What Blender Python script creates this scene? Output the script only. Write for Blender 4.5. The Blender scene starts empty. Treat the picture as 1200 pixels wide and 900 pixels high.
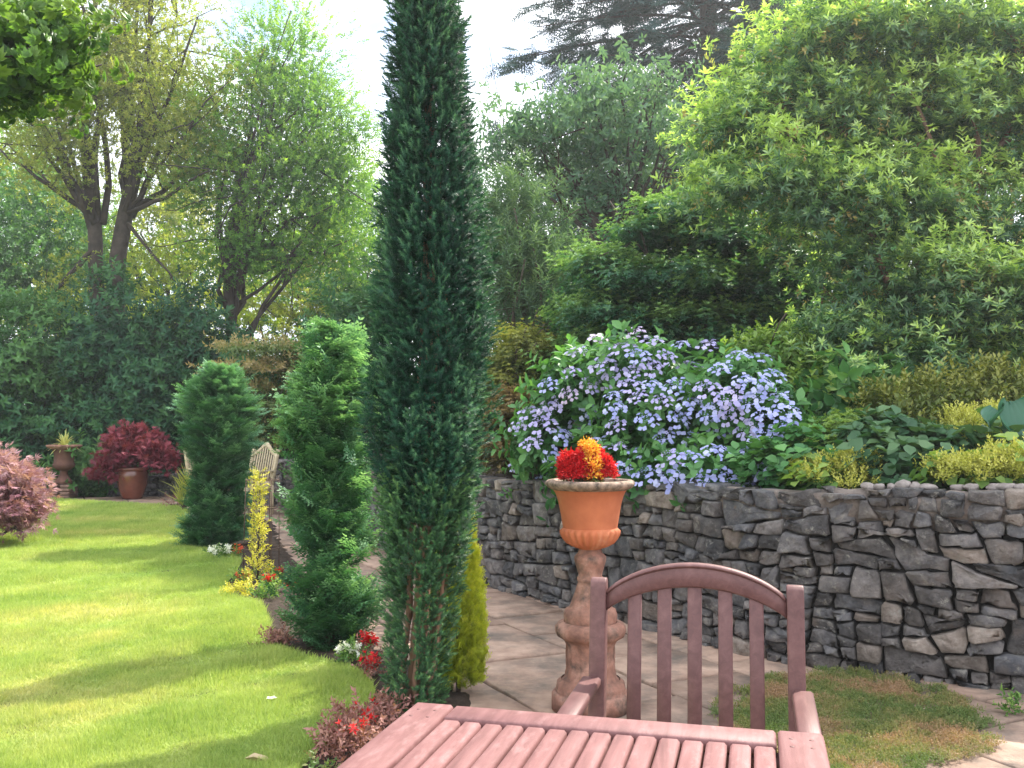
import bpy, math, random
import numpy as np
from mathutils import Vector, Matrix

# ------------------------------------------------------------------ camera, world, sun, exposure
SC = bpy.context.scene
COL = SC.collection
F = 1100.0                      # focal length in pixels of the 1200 px wide photograph
PITCH = math.atan(52 / F)
CAMZ = 1.32
cam_d = bpy.data.cameras.new("camera"); cam = bpy.data.objects.new("camera", cam_d); COL.objects.link(cam)
cam.location = (0, 0, CAMZ); cam.rotation_euler = (math.pi / 2 + PITCH, 0, 0)
cam_d.sensor_width = 36; cam_d.lens = F / 1200 * 36; cam_d.clip_start = .05; cam_d.clip_end = 1500
SC.camera = cam

SUN_EL, SUN_AZ = math.radians(48), math.radians(45)          # azimuth measured from +Y towards +X
SUN_V = Vector((math.cos(SUN_EL) * math.sin(SUN_AZ), math.cos(SUN_EL) * math.cos(SUN_AZ), math.sin(SUN_EL)))
sun_d = bpy.data.lights.new("sun", 'SUN'); sun = bpy.data.objects.new("sun", sun_d); COL.objects.link(sun)
sun_d.energy = 5.0; sun_d.angle = math.radians(.55); sun_d.color = (1, .93, .82)
sun.rotation_euler = SUN_V.to_track_quat('Z', 'Y').to_euler(); sun.location = SUN_V * 60

world = bpy.data.worlds.new("World"); SC.world = world; world.use_nodes = True
def build_sky():
    nt = world.node_tree; nt.nodes.clear()
    N, L = nt.nodes.new, nt.links.new
    out = N('ShaderNodeOutputWorld'); bg = N('ShaderNodeBackground'); bg.inputs[1].default_value = .15
    sky = N('ShaderNodeTexSky'); sky.sky_type = 'NISHITA'; sky.sun_disc = False
    sky.sun_elevation = SUN_EL; sky.sun_rotation = SUN_AZ; sky.air_density = 1.0; sky.dust_density = 1.2
    tc = N('ShaderNodeTexCoord')
    mp = N('ShaderNodeMapping'); mp.inputs['Location'].default_value = (3.1, 1.7, .4); mp.inputs['Scale'].default_value = (1, 1, 1.7)
    L(tc.outputs['Generated'], mp.inputs[0])
    nz = N('ShaderNodeTexNoise'); nz.inputs['Scale'].default_value = 2.6; nz.inputs['Detail'].default_value = 9; nz.inputs['Roughness'].default_value = .55
    L(mp.outputs[0], nz.inputs['Vector'])
    cr = N('ShaderNodeValToRGB'); cr.color_ramp.elements[0].position = .33; cr.color_ramp.elements[1].position = .46
    L(nz.outputs['Fac'], cr.inputs[0])
    n2 = N('ShaderNodeTexNoise'); n2.inputs['Scale'].default_value = 5; n2.inputs['Detail'].default_value = 5
    L(mp.outputs[0], n2.inputs['Vector'])
    c2 = N('ShaderNodeValToRGB'); c2.color_ramp.elements[0].position = .35; c2.color_ramp.elements[1].position = .6
    c2.color_ramp.elements[0].color = (5.2, 5.6, 6.4, 1); c2.color_ramp.elements[1].color = (8.9, 9.1, 9.5, 1)
    L(n2.outputs['Fac'], c2.inputs[0])
    mx = N('ShaderNodeMixRGB'); L(cr.outputs[0], mx.inputs[0]); L(sky.outputs[0], mx.inputs[1]); L(c2.outputs[0], mx.inputs[2])
    L(mx.outputs[0], bg.inputs[0]); L(bg.outputs[0], out.inputs[0])
build_sky()
SC.view_settings.view_transform = 'Standard'; SC.view_settings.look = 'None'
SC.view_settings.exposure = 1.2; SC.view_settings.gamma = 1; SC.view_settings.use_curve_mapping = False
SC.cycles.max_bounces = 7; SC.cycles.diffuse_bounces = 4; SC.cycles.transmission_bounces = 5; SC.cycles.glossy_bounces = 2
SC.cycles.transparent_max_bounces = 4; SC.cycles.use_denoising = True; SC.cycles.caustics_reflective = False; SC.cycles.caustics_refractive = False
SC.cycles.sample_clamp_indirect = 6

rng = np.random.default_rng(11); random.seed(5)

# ------------------------------------------------------------------ helpers: pixels of the photograph to points in the place
def ray(x, y):
    a, b = (x - 600) / F, (450 - y) / F
    c, s = math.cos(PITCH), math.sin(PITCH)
    return np.array([a, c - b * s, s + b * c])
def at(x, y, d):                       # point seen at pixel (x, y), at depth Y = d
    r = ray(x, y); return np.array([0, 0, CAMZ]) + r * (d / r[1])
def on(x, y, z=0.0):                   # point seen at pixel (x, y) on the height z
    r = ray(x, y); return np.array([0, 0, CAMZ]) + r * ((z - CAMZ) / r[2])

# ------------------------------------------------------------------ helpers: objects
def root(name, label, cat, loc, group=None, rotz=0):
    o = bpy.data.objects.new(name, None); COL.objects.link(o)
    o.location = [float(v) for v in loc]; o.rotation_euler = (0, 0, rotz); o.empty_display_size = .1
    o['label'] = label; o['category'] = cat
    if group: o['group'] = group
    return o
def mesh(name, V, Fs, mat, parent=None, tint=None, smooth=False, local=False):
    """V (n,3); Fs a list of (m,k) int arrays.  Points are in world space unless local."""
    me = bpy.data.meshes.new(name)
    V = np.asarray(V, dtype=np.float64)
    if parent is not None and not local:
        V = V - np.array(parent.location)
    Fs = [np.asarray(f, dtype=np.int64) for f in (Fs if isinstance(Fs, list) else [Fs]) if len(f)]
    me.vertices.add(len(V)); me.vertices.foreach_set('co', V.astype(np.float32).ravel())
    loops = np.concatenate([f.ravel() for f in Fs]).astype(np.int32)
    tot = np.concatenate([np.full(len(f), f.shape[1], dtype=np.int32) for f in Fs])
    start = np.concatenate([[0], np.cumsum(tot)[:-1]]).astype(np.int32)
    me.loops.add(len(loops)); me.loops.foreach_set('vertex_index', loops)
    me.polygons.add(len(tot)); me.polygons.foreach_set('loop_start', start); me.polygons.foreach_set('loop_total', tot)
    if tint is not None:
        a = me.attributes.new('tint', 'FLOAT', 'POINT'); a.data.foreach_set('value', np.asarray(tint, dtype=np.float32))
    me.update(calc_edges=True); me.validate()
    if smooth: me.polygons.foreach_set('use_smooth', np.ones(len(me.polygons), dtype=bool))
    if mat: me.materials.append(mat)
    o = bpy.data.objects.new(name, me); COL.objects.link(o)
    if parent is not None: o.parent = parent
    return o
def structure(o, label=None):
    o['kind'] = 'structure'
    if label: o['label'] = label
    return o
class MB:
    """collects pieces of one mesh"""
    def __init__(s): s.V = []; s.F = {}; s.n = 0; s.T = []
    def add(s, V, Fs, tint=None):
        V = np.asarray(V, float)
        for f in (Fs if isinstance(Fs, list) else [Fs]):
            f = np.asarray(f)
            if len(f): s.F.setdefault(f.shape[1], []).append(f + s.n)
        s.V.append(V); s.n += len(V); s.T.append(np.full(len(V), 0.5) if tint is None else np.broadcast_to(tint, len(V)))
        return s
    def out(s): return np.concatenate(s.V), [np.concatenate(f) for f in s.F.values()], np.concatenate(s.T)
    def build(s, name, mat, parent=None, smooth=False, local=False):
        V, Fs, T = s.out(); return mesh(name, V, Fs, mat, parent, T, smooth, local)
def unit(a): a = np.asarray(a, float); return a / (np.linalg.norm(a, axis=-1, keepdims=True) + 1e-12)
def tube(P, R, n=7, cap=True):
    P = np.asarray(P, float); R = np.broadcast_to(np.asarray(R, float), len(P))
    T = unit(np.gradient(P, axis=0)); up = np.array([0, 0, 1.0]) if abs(T[0][2]) < .9 else np.array([1.0, 0, 0])
    V = []
    for i in range(len(P)):
        s_ = unit(np.cross(T[i], up)); u_ = np.cross(s_, T[i]); up = u_
        a = np.arange(n) * 2 * math.pi / n
        V.append(P[i] + R[i] * (np.cos(a)[:, None] * s_ + np.sin(a)[:, None] * u_))
    V = np.concatenate(V); q = []
    for i in range(len(P) - 1):
        for j in range(n):
            k = (j + 1) % n; q.append((i * n + j, i * n + k, (i + 1) * n + k, (i + 1) * n + j))
    fs = [np.array(q)]
    if cap: fs.append(np.array([list(range(n))[::-1], [(len(P) - 1) * n + j for j in range(n)]]))
    return V, fs
def limb_path(p0, p1, n=7, bow=.12, wob=.03, lift=0.0):
    p0, p1 = np.asarray(p0, float), np.asarray(p1, float); t = np.linspace(0, 1, n)[:, None]; Ln = np.linalg.norm(p1 - p0)
    c = (p0 + p1) / 2 + rng.normal(0, bow, 3) * Ln * .5 + np.array([0, 0, lift * Ln])
    P = (1 - t) ** 2 * p0 + 2 * t * (1 - t) * c + t ** 2 * p1
    w = rng.normal(0, wob * Ln / n ** .5, (n, 3)); w[0] = w[-1] = 0
    return P + w
def box(cx, cy, cz, sx, sy, sz, bev=.004, R=None):
    """bevelled box (chamfered edges), 24 verts"""
    h = np.array([sx, sy, sz]) / 2; b = min(bev, h.min() * .45); V = []; idx = {}
    for sxn in (-1, 1):
        for syn in (-1, 1):
            for szn in (-1, 1):
                s = np.array([sxn, syn, szn])
                for ax in range(3):
                    v = s * (h - b); v[ax] = s[ax] * h[ax]; idx[(sxn, syn, szn, ax)] = len(V); V.append(v)
    q, t = [], []
    for ax in range(3):
        o1, o2 = [(1, 2), (2, 0), (0, 1)][ax]
        for sg in (-1, 1):
            ring = []
            for a, c in ((-1, -1), (1, -1), (1, 1), (-1, 1)):
                s = [0, 0, 0]; s[ax] = sg; s[o1] = a; s[o2] = c; ring.append(idx[(*s, ax)])
            q.append(ring if sg > 0 else ring[::-1])
    for ax in range(3):
        o1, o2 = [(1, 2), (2, 0), (0, 1)][ax]
        for a in (-1, 1):
            for c in (-1, 1):
                e = []
                for sg in (-1, 1):
                    s = [0, 0, 0]; s[ax] = sg; s[o1] = a; s[o2] = c; e.append((idx[(*s, o1)], idx[(*s, o2)]))
                r = [e[0][0], e[1][0], e[1][1], e[0][1]]
                q.append(r if a * c < 0 else r[::-1])
    for sxn in (-1, 1):
        for syn in (-1, 1):
            for szn in (-1, 1):
                r = [idx[(sxn, syn, szn, k)] for k in range(3)]
                t.append(r if sxn * syn * szn > 0 else r[::-1])
    V = np.array(V)
    if R is not None: V = V @ np.array(R).T
    return V + np.array([cx, cy, cz]), [np.array(q), np.array(t)]
def lathe(prof, n=48, mod=None, center=(0, 0, 0), close=False):
    prof = np.asarray(prof, float); a = np.arange(n) * 2 * math.pi / n; V = []
    for i, (r, z) in enumerate(prof):
        rr = r * (mod(i, a, z) if mod else np.ones(n))
        V.append(np.stack([rr * np.cos(a), rr * np.sin(a), np.full(n, z)], 1))
    V = np.concatenate(V) + np.array(center); q = []
    for i in range(len(prof) - 1):
        for j in range(n):
            k = (j + 1) % n; q.append((i * n + j, i * n + k, (i + 1) * n + k, (i + 1) * n + j))
    fs = [np.array(q)]
    if close: fs += [np.array([list(range(n))[::-1]]), np.array([[(len(prof) - 1) * n + j for j in range(n)]])]
    return V, fs
def inside(P, poly):
    x, y = P[:, 0], P[:, 1]; r = np.zeros(len(P), bool); n = len(poly)
    for i in range(n):
        x0, y0 = poly[i][:2]; x1, y1 = poly[(i + 1) % n][:2]
        c = ((y0 > y) != (y1 > y)) & (x < (x1 - x0) * (y - y0) / (y1 - y0 + 1e-12) + x0); r ^= c
    return r
def smooth_line(P, it=2):
    P = np.asarray(P, float)
    for _ in range(it):
        Q = [P[0]]
        for a, b in zip(P[:-1], P[1:]): Q += [a * .75 + b * .25, a * .25 + b * .75]
        Q.append(P[-1]); P = np.array(Q)
    return P
def vnoise(P, scale, seed=0):
    """cheap smooth value noise from sums of sines, about -1..1"""
    r = np.random.default_rng(seed); P = np.asarray(P, float) / scale; o = np.zeros(len(P))
    for k in range(7):
        d = unit(r.normal(size=P.shape[1])) * r.uniform(.6, 2.2); o += np.sin(P @ d * 2 * math.pi * .5 + r.uniform(0, 6.3))
    return o / 3.5

# ------------------------------------------------------------------ helpers: materials
def mat_new(name):
    m = bpy.data.materials.new(name); m.use_nodes = True; nt = m.node_tree; nt.nodes.clear()
    out = nt.nodes.new('ShaderNodeOutputMaterial'); return m, nt, out
def ramp(nt, stops):
    r = nt.nodes.new('ShaderNodeValToRGB'); el = r.color_ramp.elements
    while len(el) < len(stops): el.new(.5)
    for e, (p, c) in zip(el, stops): e.position = p; e.color = (*c, 1)
    return r
def noise(nt, scale, detail=5, rough=.55, coord='Object', mapscale=None, dist=0):
    tc = nt.nodes.new('ShaderNodeTexCoord'); n = nt.nodes.new('ShaderNodeTexNoise')
    n.inputs['Scale'].default_value = scale; n.inputs['Detail'].default_value = detail; n.inputs['Roughness'].default_value = rough; n.inputs['Distortion'].default_value = dist
    src = tc.outputs[coord]
    if mapscale:
        mp = nt.nodes.new('ShaderNodeMapping'); mp.inputs['Scale'].default_value = mapscale; nt.links.new(src, mp.inputs[0]); src = mp.outputs[0]
    nt.links.new(src, n.inputs['Vector']); return n
def mixc(nt, fac, a, b, mode='MIX'):
    m = nt.nodes.new('ShaderNodeMixRGB'); m.blend_type = mode
    for i, v in enumerate((fac, a, b)):
        if hasattr(v, 'node'): nt.links.new(v, m.inputs[i])
        elif isinstance(v, (int, float)): m.inputs[i].default_value = v
        else: m.inputs[i].default_value = (*v, 1)
    return m.outputs[0]
HUE = {'tiered_leaf': (1.35, 1.38, 1.75), 'cherry_leaf': (1.15, 1.25, 1.35), 'laurel_leaf': (.8, 1.15, 1.5), 'mid_leaf': (.95, 1.3, 1.4), 'hydrangea_leaf': (1.0, 1.25, 1.5), 'pieris_leaf': (1.15, 1.32, 1.4),
       'yew_needles': (.82, .92, 1.12), 'yew_needles_lower': (.95, 1.25, 1.3), 'hemlock_needles': (.85, 1.15, 1.3), 'conifer_shrub_needles': (.9, 1.15, 1.3), 'broad_tree_leaf': (1.0, 1.2, 1.2), 'greyish_leaf': (1.1, 1.35, 1.5), 'fir_needles': (.95, 1.35, 1.6)}
def leaf_mat(name, lo, mid, hi, trans=.35, rough=.5, spec=.3, tcol=1.0):
    """leaf tint runs from lo (old leaves) to hi (new leaves), plus painted sun and shade on some conifers; light passes through"""
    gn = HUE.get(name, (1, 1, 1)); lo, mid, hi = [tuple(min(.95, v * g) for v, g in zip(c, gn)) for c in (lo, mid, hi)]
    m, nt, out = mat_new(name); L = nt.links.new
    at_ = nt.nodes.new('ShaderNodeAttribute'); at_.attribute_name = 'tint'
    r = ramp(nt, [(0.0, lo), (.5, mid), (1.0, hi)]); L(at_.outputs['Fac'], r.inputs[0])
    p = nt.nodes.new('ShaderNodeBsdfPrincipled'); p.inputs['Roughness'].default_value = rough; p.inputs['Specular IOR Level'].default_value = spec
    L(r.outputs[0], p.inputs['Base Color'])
    t = nt.nodes.new('ShaderNodeBsdfTranslucent')
    tc = mixc(nt, 1.0, r.outputs[0], (1.25 * tcol, 1.3 * tcol, .55 * tcol), 'MULTIPLY'); L(tc, t.inputs['Color'])
    mx = nt.nodes.new('ShaderNodeMixShader'); mx.inputs[0].default_value = trans
    L(p.outputs[0], mx.inputs[1]); L(t.outputs[0], mx.inputs[2]); L(mx.outputs[0], out.inputs[0]); return m
def surf(name, stops, scale=6, detail=6, rough=.8, bump=.3, bscale=None, mapscale=None, spec=.3, island=0.0, second=None, bdist=.01, coat=0):
    m, nt, out = mat_new(name); L = nt.links.new
    n = noise(nt, scale, detail, .6, mapscale=mapscale); r = ramp(nt, stops); L(n.outputs['Fac'], r.inputs[0]); c = r.outputs[0]
    if second:                          # (noise scale, low, high, colour)  patches of another colour
        n2 = noise(nt, second[0], 7, .65); r2 = ramp(nt, [(second[1], (0, 0, 0)), (second[2], (1, 1, 1))]); L(n2.outputs['Fac'], r2.inputs[0]); c = mixc(nt, r2.outputs[0], c, second[3])
    if island:
        g = nt.nodes.new('ShaderNodeNewGeometry'); ma = nt.nodes.new('ShaderNodeMapRange'); ma.inputs[3].default_value = 1 - island; ma.inputs[4].default_value = 1 + island
        L(g.outputs['Random Per Island'], ma.inputs[0]); c = mixc(nt, 1.0, c, ma.outputs[0], 'MULTIPLY')
    p = nt.nodes.new('ShaderNodeBsdfPrincipled'); p.inputs['Roughness'].default_value = rough; p.inputs['Specular IOR Level'].default_value = spec
    if coat: p.inputs['Coat Weight'].default_value = coat; p.inputs['Coat Roughness'].default_value = .15
    L(c, p.inputs['Base Color'])
    if bump:
        bn = noise(nt, bscale or scale * 4, 6, .65, mapscale=mapscale); b = nt.nodes.new('ShaderNodeBump'); b.inputs['Strength'].default_value = bump; b.inputs['Distance'].default_value = bdist
        L(bn.outputs['Fac'], b.inputs['Height']); L(b.outputs[0], p.inputs['Normal'])
    L(p.outputs[0], out.inputs[0]); return m

# ------------------------------------------------------------------ leaf templates (local +Z is the direction of the twig)
def leaf_pts(l, w, kind=6, fold=.25, droop=.12, point=.62):
    if kind == 3:   return np.array([[0, -w / 2, 0], [0, w / 2, 0], [l, 0, 0]]), [[(0, 1, 2)]]
    if kind == 4:   return np.array([[0, 0, 0], [l * .42, w / 2, fold * w / 2], [l, 0, -droop * l], [l * .42, -w / 2, fold * w / 2]]), [[(0, 2, 1), (0, 3, 2)]]
    f = fold * w / 2
    return np.array([[0, 0, 0], [l * .28, w * .44, f], [l * point, w * .46, f - droop * l * .4], [l, 0, -droop * l], [l * point, -w * .46, f - droop * l * .4], [l * .28, -w * .44, f]]), [[(0, 3, 2, 1), (0, 5, 4, 3)]]
def frame(d, u):
    d = unit(d); z = unit(np.asarray(u, float) - d * np.dot(u, d)); y = np.cross(z, d); return np.stack([d, y, z], 1)
class Tpl:
    def __init__(s): s.m = MB(); s.leaf = []
    def leaf_at(s, pos, d, u, l, w, kind=6, fold=.25, droop=.12, dt=0.0, point=.62):
        V, Fs = leaf_pts(l, w, kind, fold, droop, point); s.m.add(V @ frame(d, u).T + np.asarray(pos), [np.array(f) for f in Fs]); s.leaf += [dt] * len(V); return s
    def done(s):
        V, Fs, T = s.m.out(); s.V, s.F, s.dt = V, Fs, np.array(s.leaf); return s
def t_spray(n, length, l, w, kind=4, ang=50, droop=.15, seed=0, young=.25, hang=0.0):
    r = np.random.default_rng(seed); t = Tpl()
    for i in range(n):
        f = (i + .5) / n; a = i * 2.4 + r.normal(0, .4); e = math.radians(ang + r.normal(0, 14)) * (1.15 - .5 * f)
        d = np.array([math.sin(e) * math.cos(a), math.sin(e) * math.sin(a), math.cos(e) - hang]); sc = r.uniform(.75, 1.15)
        t.leaf_at([r.normal(0, .004), r.normal(0, .004), f * length], d, [0, 0, 1.0] + r.normal(0, .25, 3), l * sc, w * sc, kind, .3, droop, (f - .5) * young + r.normal(0, .1))
    return t.done()
def t_whorl(n, l, w, e0=70, kind=6, seed=0, rows=2, young=.4):
    r = np.random.default_rng(seed); t = Tpl()
    for k in range(rows):
        for i in range(n):
            a = 2 * math.pi * (i + .5 * k) / n + r.normal(0, .15); e = math.radians(e0 - 34 * k + r.normal(0, 9)); sc = r.uniform(.8, 1.1) * (1 - .22 * k)
            d = np.array([math.sin(e) * math.cos(a), math.sin(e) * math.sin(a), math.cos(e)])
            t.leaf_at([0, 0, .03 * k], d, [0, 0, 1], l * sc, w * sc, kind, .35, .22, (k - .4) * young + r.normal(0, .08))
    return t.done()
def t_shoot(n, length, l, w, ang=42, seed=0, kind=3, young=.5):
    r = np.random.default_rng(seed); t = Tpl()
    for i in range(n):
        f = (i + .5) / n; a = i * 2.399 + r.normal(0, .2); e = math.radians(ang + r.normal(0, 9)) * (1.2 - .75 * f)
        d = np.array([math.sin(e) * math.cos(a), math.sin(e) * math.sin(a), math.cos(e)]); s = (1 - .35 * f) * r.uniform(.85, 1.1)
        t.leaf_at([0, 0, f * length], d, [0, 0, 1], l * s, w, kind, .1, .05, (f - .5) * young)
    return t.done()
def t_flat(n, length, l, w, seed=0, kind=4, side=3, young=.5, droop=.1):
    """flattened spray: needles left and right of a twig and of its side twigs; local Y is the spray's normal"""
    r = np.random.default_rng(seed); t = Tpl()
    def tw(p, d, ln, m):
        for i in range(m):
            f = (i + .5) / m; q = p + d * ln * f; pr = np.array([d[2], 0, -d[0]])
            for s in (-1, 1):
                t.leaf_at(q, d * .6 + pr * s * (1 - .5 * f) + np.array([0, r.normal(0, .18), 0]), [0, 1, 0], l * (1 - .4 * f) * r.uniform(.8, 1.15), w, kind, .2, droop, (q[2] / length - .5) * young)
    tw(np.zeros(3), np.array([0, 0, 1.0]), length, n)
    for k in range(side):
        for s in (-1, 1):
            z = length * (.12 + .62 * k / side); a = math.radians(42 + r.normal(0, 8)); tw(np.array([0, r.normal(0, .006), z]), np.array([s * math.sin(a), r.normal(0, .1), math.cos(a)]), length * .5 * (1 - k / side * .6), max(3, n // 2))
    return t.done()

def scatter(mb, tpls, pos, axis, scale, tint, roll=None, flat=False):
    """copies of the templates into one mesh; axis = direction of the template's +Z"""
    pos = np.asarray(pos, float); N = len(pos)
    if N == 0: return
    axis = unit(axis); scale = np.broadcast_to(scale, N); tint = np.broadcast_to(tint, N); pick = rng.integers(0, len(tpls), N)
    ref = np.where(np.abs(axis[:, 2:3]) > .93, np.array([[1.0, 0, 0]]), np.array([[0, 0, 1.0]]))
    X = unit(np.cross(ref, axis)); Y = np.cross(axis, X)
    a = rng.uniform(0, 2 * math.pi, N) if not flat else rng.normal(0, .35, N)
    c, s = np.cos(a)[:, None], np.sin(a)[:, None]; X, Y = X * c + Y * s, Y * c - X * s
    for k, t in enumerate(tpls):
        i = np.where(pick == k)[0]
        if not len(i): continue
        B = np.stack([X[i], Y[i], axis[i]], 2) * scale[i][:, None, None]
        V = np.einsum('nij,vj->nvi', B, t.V) + pos[i][:, None, :]; nv = len(t.V)
        T = np.clip(tint[i][:, None] + t.dt[None, :], 0, 1).ravel()
        off = (np.arange(len(i)) * nv)[:, None, None]
        mb.add(V.reshape(-1, 3), [(f[None] + off).reshape(-1, f.shape[1]) for f in t.F], T)

# blobs: (px, py, depth, rx px, ry px, rdepth in m or None)
def blob(px, py, d, rx, ry, rd=None):
    c = at(px, py, d); return c, np.array([rx * d / F, rd if rd else (rx + ry) / 2 * d / F, ry * d / F])
def crown(mb, blobs, tpls, nsub, nper, rsub, scale, mode='out', sbias=.75, tbase=.4, tup=.35, jit=.18, flat=False, squash=.6, weights=None, tsub=.14, lower=-.9):
    """leaf clumps gathered round sub-centres spread through the blobs; returns the sub-centres"""
    vol = np.array([(b[1][0] * b[1][2]) ** 1.0 for b in blobs]) if weights is None else np.array(weights, float)
    subs = []
    for k, (c, r) in enumerate(blobs):
        n = max(2, int(round(nsub * vol[k] / vol.sum())))
        d = unit(rng.normal(size=(n, 3))); d[:, 2] = np.where(d[:, 2] < lower, -d[:, 2], d[:, 2])
        rad = np.where(rng.random(n) < sbias, rng.uniform(.72, 1.05, n), rng.uniform(.1, .8, n))
        S = c + d * rad[:, None] * r; subs.append(S); ts = rng.normal(0, tsub, n)
        m = nper * n; idx = np.repeat(np.arange(n), nper)
        off = rng.normal(size=(m, 3)) * rsub * np.array([1, 1, squash]) * rng.uniform(.6, 1.25, n)[idx][:, None]
        P = S[idx] + off
        o = unit((P - c) / r ** 2 * r.mean() ** 2); so = unit(off)
        if mode == 'out': A = o * .7 + so * .6 + np.array([0, 0, .35])
        elif mode == 'up': A = o * .35 + so * .25 + np.array([0, 0, 1.0])
        elif mode == 'droop': A = o * np.array([.8, .8, .2]) + so * .5 + np.array([0, 0, -.35])
        elif mode == 'flat': A = o * np.array([1, 1, .15]) + so * np.array([.6, .6, .1]) + np.array([0, 0, .12])
        else: A = rng.normal(size=(m, 3))
        A = A + rng.normal(0, jit, (m, 3))
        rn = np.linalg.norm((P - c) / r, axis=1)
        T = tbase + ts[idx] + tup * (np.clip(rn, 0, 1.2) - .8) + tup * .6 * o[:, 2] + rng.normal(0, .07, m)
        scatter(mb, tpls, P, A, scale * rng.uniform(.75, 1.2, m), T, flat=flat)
    return np.concatenate(subs)
def wood(mb, base, r0, subs, n=14, fork=.35, r1=.012, bow=.18, lean=0, sides=6, trunk_to=None, lift=.05):
    """a trunk from the base with limbs out to some of the sub-centres"""
    base = np.asarray(base, float); c = subs.mean(0); top = np.asarray(trunk_to, float) if trunk_to is not None else base + (c - base) * fork
    P = limb_path(base, top, 8, .06, .02); R = np.linspace(r0, r0 * .62, 8); R[0] *= 1.25
    mb.add(*tube(P, R, max(sides, 8)))
    pick = subs[rng.permutation(len(subs))[:n]]
    for s in pick:
        k = rng.integers(4, 8); Q = limb_path(P[k], s, 7, bow, .05, lift); rr = min(R[k] * .62, r0 * .55) * rng.uniform(.6, 1)
        mb.add(*tube(Q, np.linspace(rr, r1, 7), sides))
        for _ in range(2):
            j = rng.integers(2, 6); e = Q[j] + rng.normal(0, 1, 3) * np.linalg.norm(s - P[k]) * .22
            mb.add(*tube(limb_path(Q[j], e, 5, .15, .05), np.linspace(rr * .4, r1 * .5, 5), 5))

# ------------------------------------------------------------------ materials
M_SOIL = surf('soil', [(.3, (.022, .014, .009)), (.6, (.05, .034, .024)), (.8, (.10, .07, .05))], 14, 8, .95, .9, 30, bdist=.03)
M_WOODSOIL = surf('woodland_floor', [(.3, (.02, .018, .01)), (.7, (.06, .05, .03))], 3, 8, .95, .8, 9, bdist=.05)
M_SLAB = surf('sandstone', [(.25, (.19, .122, .092)), (.5, (.31, .212, .16)), (.75, (.42, .30, .23))], 6, 9, .85, .7, 26, island=.22, second=(2.6, .46, .70, (.105, .088, .074)), bdist=.010)
M_BARK = surf('bark', [(.3, (.045, .035, .028)), (.7, (.13, .10, .08))], 5, 6, .9, .8, 16, mapscale=(1, 1, .3), bdist=.03)
M_BARKRED = surf('reddish_bark', [(.3, (.10, .05, .035)), (.7, (.24, .14, .10))], 8, 6, .85, .7, 20, mapscale=(1, 1, .3), bdist=.02)
M_BARKDARK = surf('dark_bark', [(.3, (.03, .024, .02)), (.7, (.08, .062, .05))], 6, 6, .9, .8, 16, bdist=.02)
M_YEWBARK = surf('yew_bark', [(.3, (.16, .085, .05)), (.7, (.34, .21, .14))], 12, 6, .9, .6, 40, mapscale=(1, 1, .25), bdist=.008)

M_YEW = leaf_mat('yew_needles', (.012, .052, .028), (.036, .118, .056), (.15, .29, .12), .2, .5, .18)
M_YEWLOW = leaf_mat('yew_needles_lower', (.03, .06, .03), (.07, .14, .055), (.20, .27, .09), .2, .5)
M_HEMLOCK = leaf_mat('hemlock_needles', (.025, .075, .035), (.06, .15, .06), (.30, .43, .22), .3, .5)
M_HEMLOCK2 = leaf_mat('conifer_shrub_needles', (.035, .09, .04), (.09, .19, .075), (.36, .48, .23), .3, .5)
M_GOLDCON = leaf_mat('golden_conifer', (.20, .27, .03), (.50, .56, .05), (.82, .80, .09), .3, .5)
M_GOLDLEAF = leaf_mat('golden_leaf', (.25, .28, .04), (.55, .50, .06), (.75, .68, .14), .3, .5)
M_SPARSE = leaf_mat('sparse_tree_leaf', (.10, .16, .035), (.24, .30, .06), (.46, .46, .11), .5, .5)
M_BROAD = leaf_mat('broad_tree_leaf', (.05, .12, .025), (.13, .24, .04), (.33, .42, .065), .5, .5)
M_OVERHANG = leaf_mat('overhang_leaf', (.04, .11, .025), (.10, .21, .04), (.25, .36, .06), .45, .4, .35)
M_LAUREL = leaf_mat('laurel_leaf', (.014, .05, .022), (.034, .09, .034), (.10, .175, .045), .25, .55, .22)
M_MIDLEAF = leaf_mat('mid_leaf', (.03, .075, .025), (.06, .125, .035), (.14, .22, .06), .35, .5)
M_LIME = leaf_mat('lime_leaf', (.14, .22, .03), (.30, .40, .05), (.52, .55, .08), .55, .5)
M_CHERRY = leaf_mat('cherry_leaf', (.045, .10, .06), (.085, .155, .09), (.15, .23, .12), .35, .5)
M_FIR = leaf_mat('fir_needles', (.016, .042, .035), (.032, .07, .056), (.06, .11, .075), .12, .55)
M_PIERIS = leaf_mat('pieris_leaf', (.055, .12, .06), (.15, .23, .10), (.46, .52, .16), .42, .36, .6)
M_PIERISSEED = leaf_mat('pieris_seed', (.22, .19, .07), (.34, .28, .11), (.45, .36, .16), .25, .7)
M_TIER = leaf_mat('tiered_leaf', (.022, .08, .035), (.05, .135, .055), (.17, .27, .075), .3, .45)
M_BUDD = leaf_mat('greyish_leaf', (.05, .085, .05), (.09, .14, .075), (.19, .24, .11), .3, .6)
M_AZALEA = leaf_mat('azalea_leaf', (.05, .085, .022), (.12, .16, .035), (.25, .26, .06), .3, .5)
M_AZBROWN = leaf_mat('bronze_azalea_leaf', (.05, .05, .02), (.14, .11, .04), (.30, .21, .10), .3, .5)
M_VIB = leaf_mat('viburnum_leaf', (.05, .10, .03), (.13, .19, .06), (.36, .28, .13), .3, .5)
M_HYD = leaf_mat('hydrangea_leaf', (.03, .085, .025), (.06, .15, .04), (.16, .28, .07), .3, .45, .35)
M_BRIGHT = leaf_mat('bright_leaf', (.05, .12, .035), (.12, .24, .06), (.28, .40, .10), .38, .5)
M_BIGLEAF = leaf_mat('big_leaf', (.03, .09, .045), (.05, .13, .06), (.12, .21, .09), .28, .5)
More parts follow.
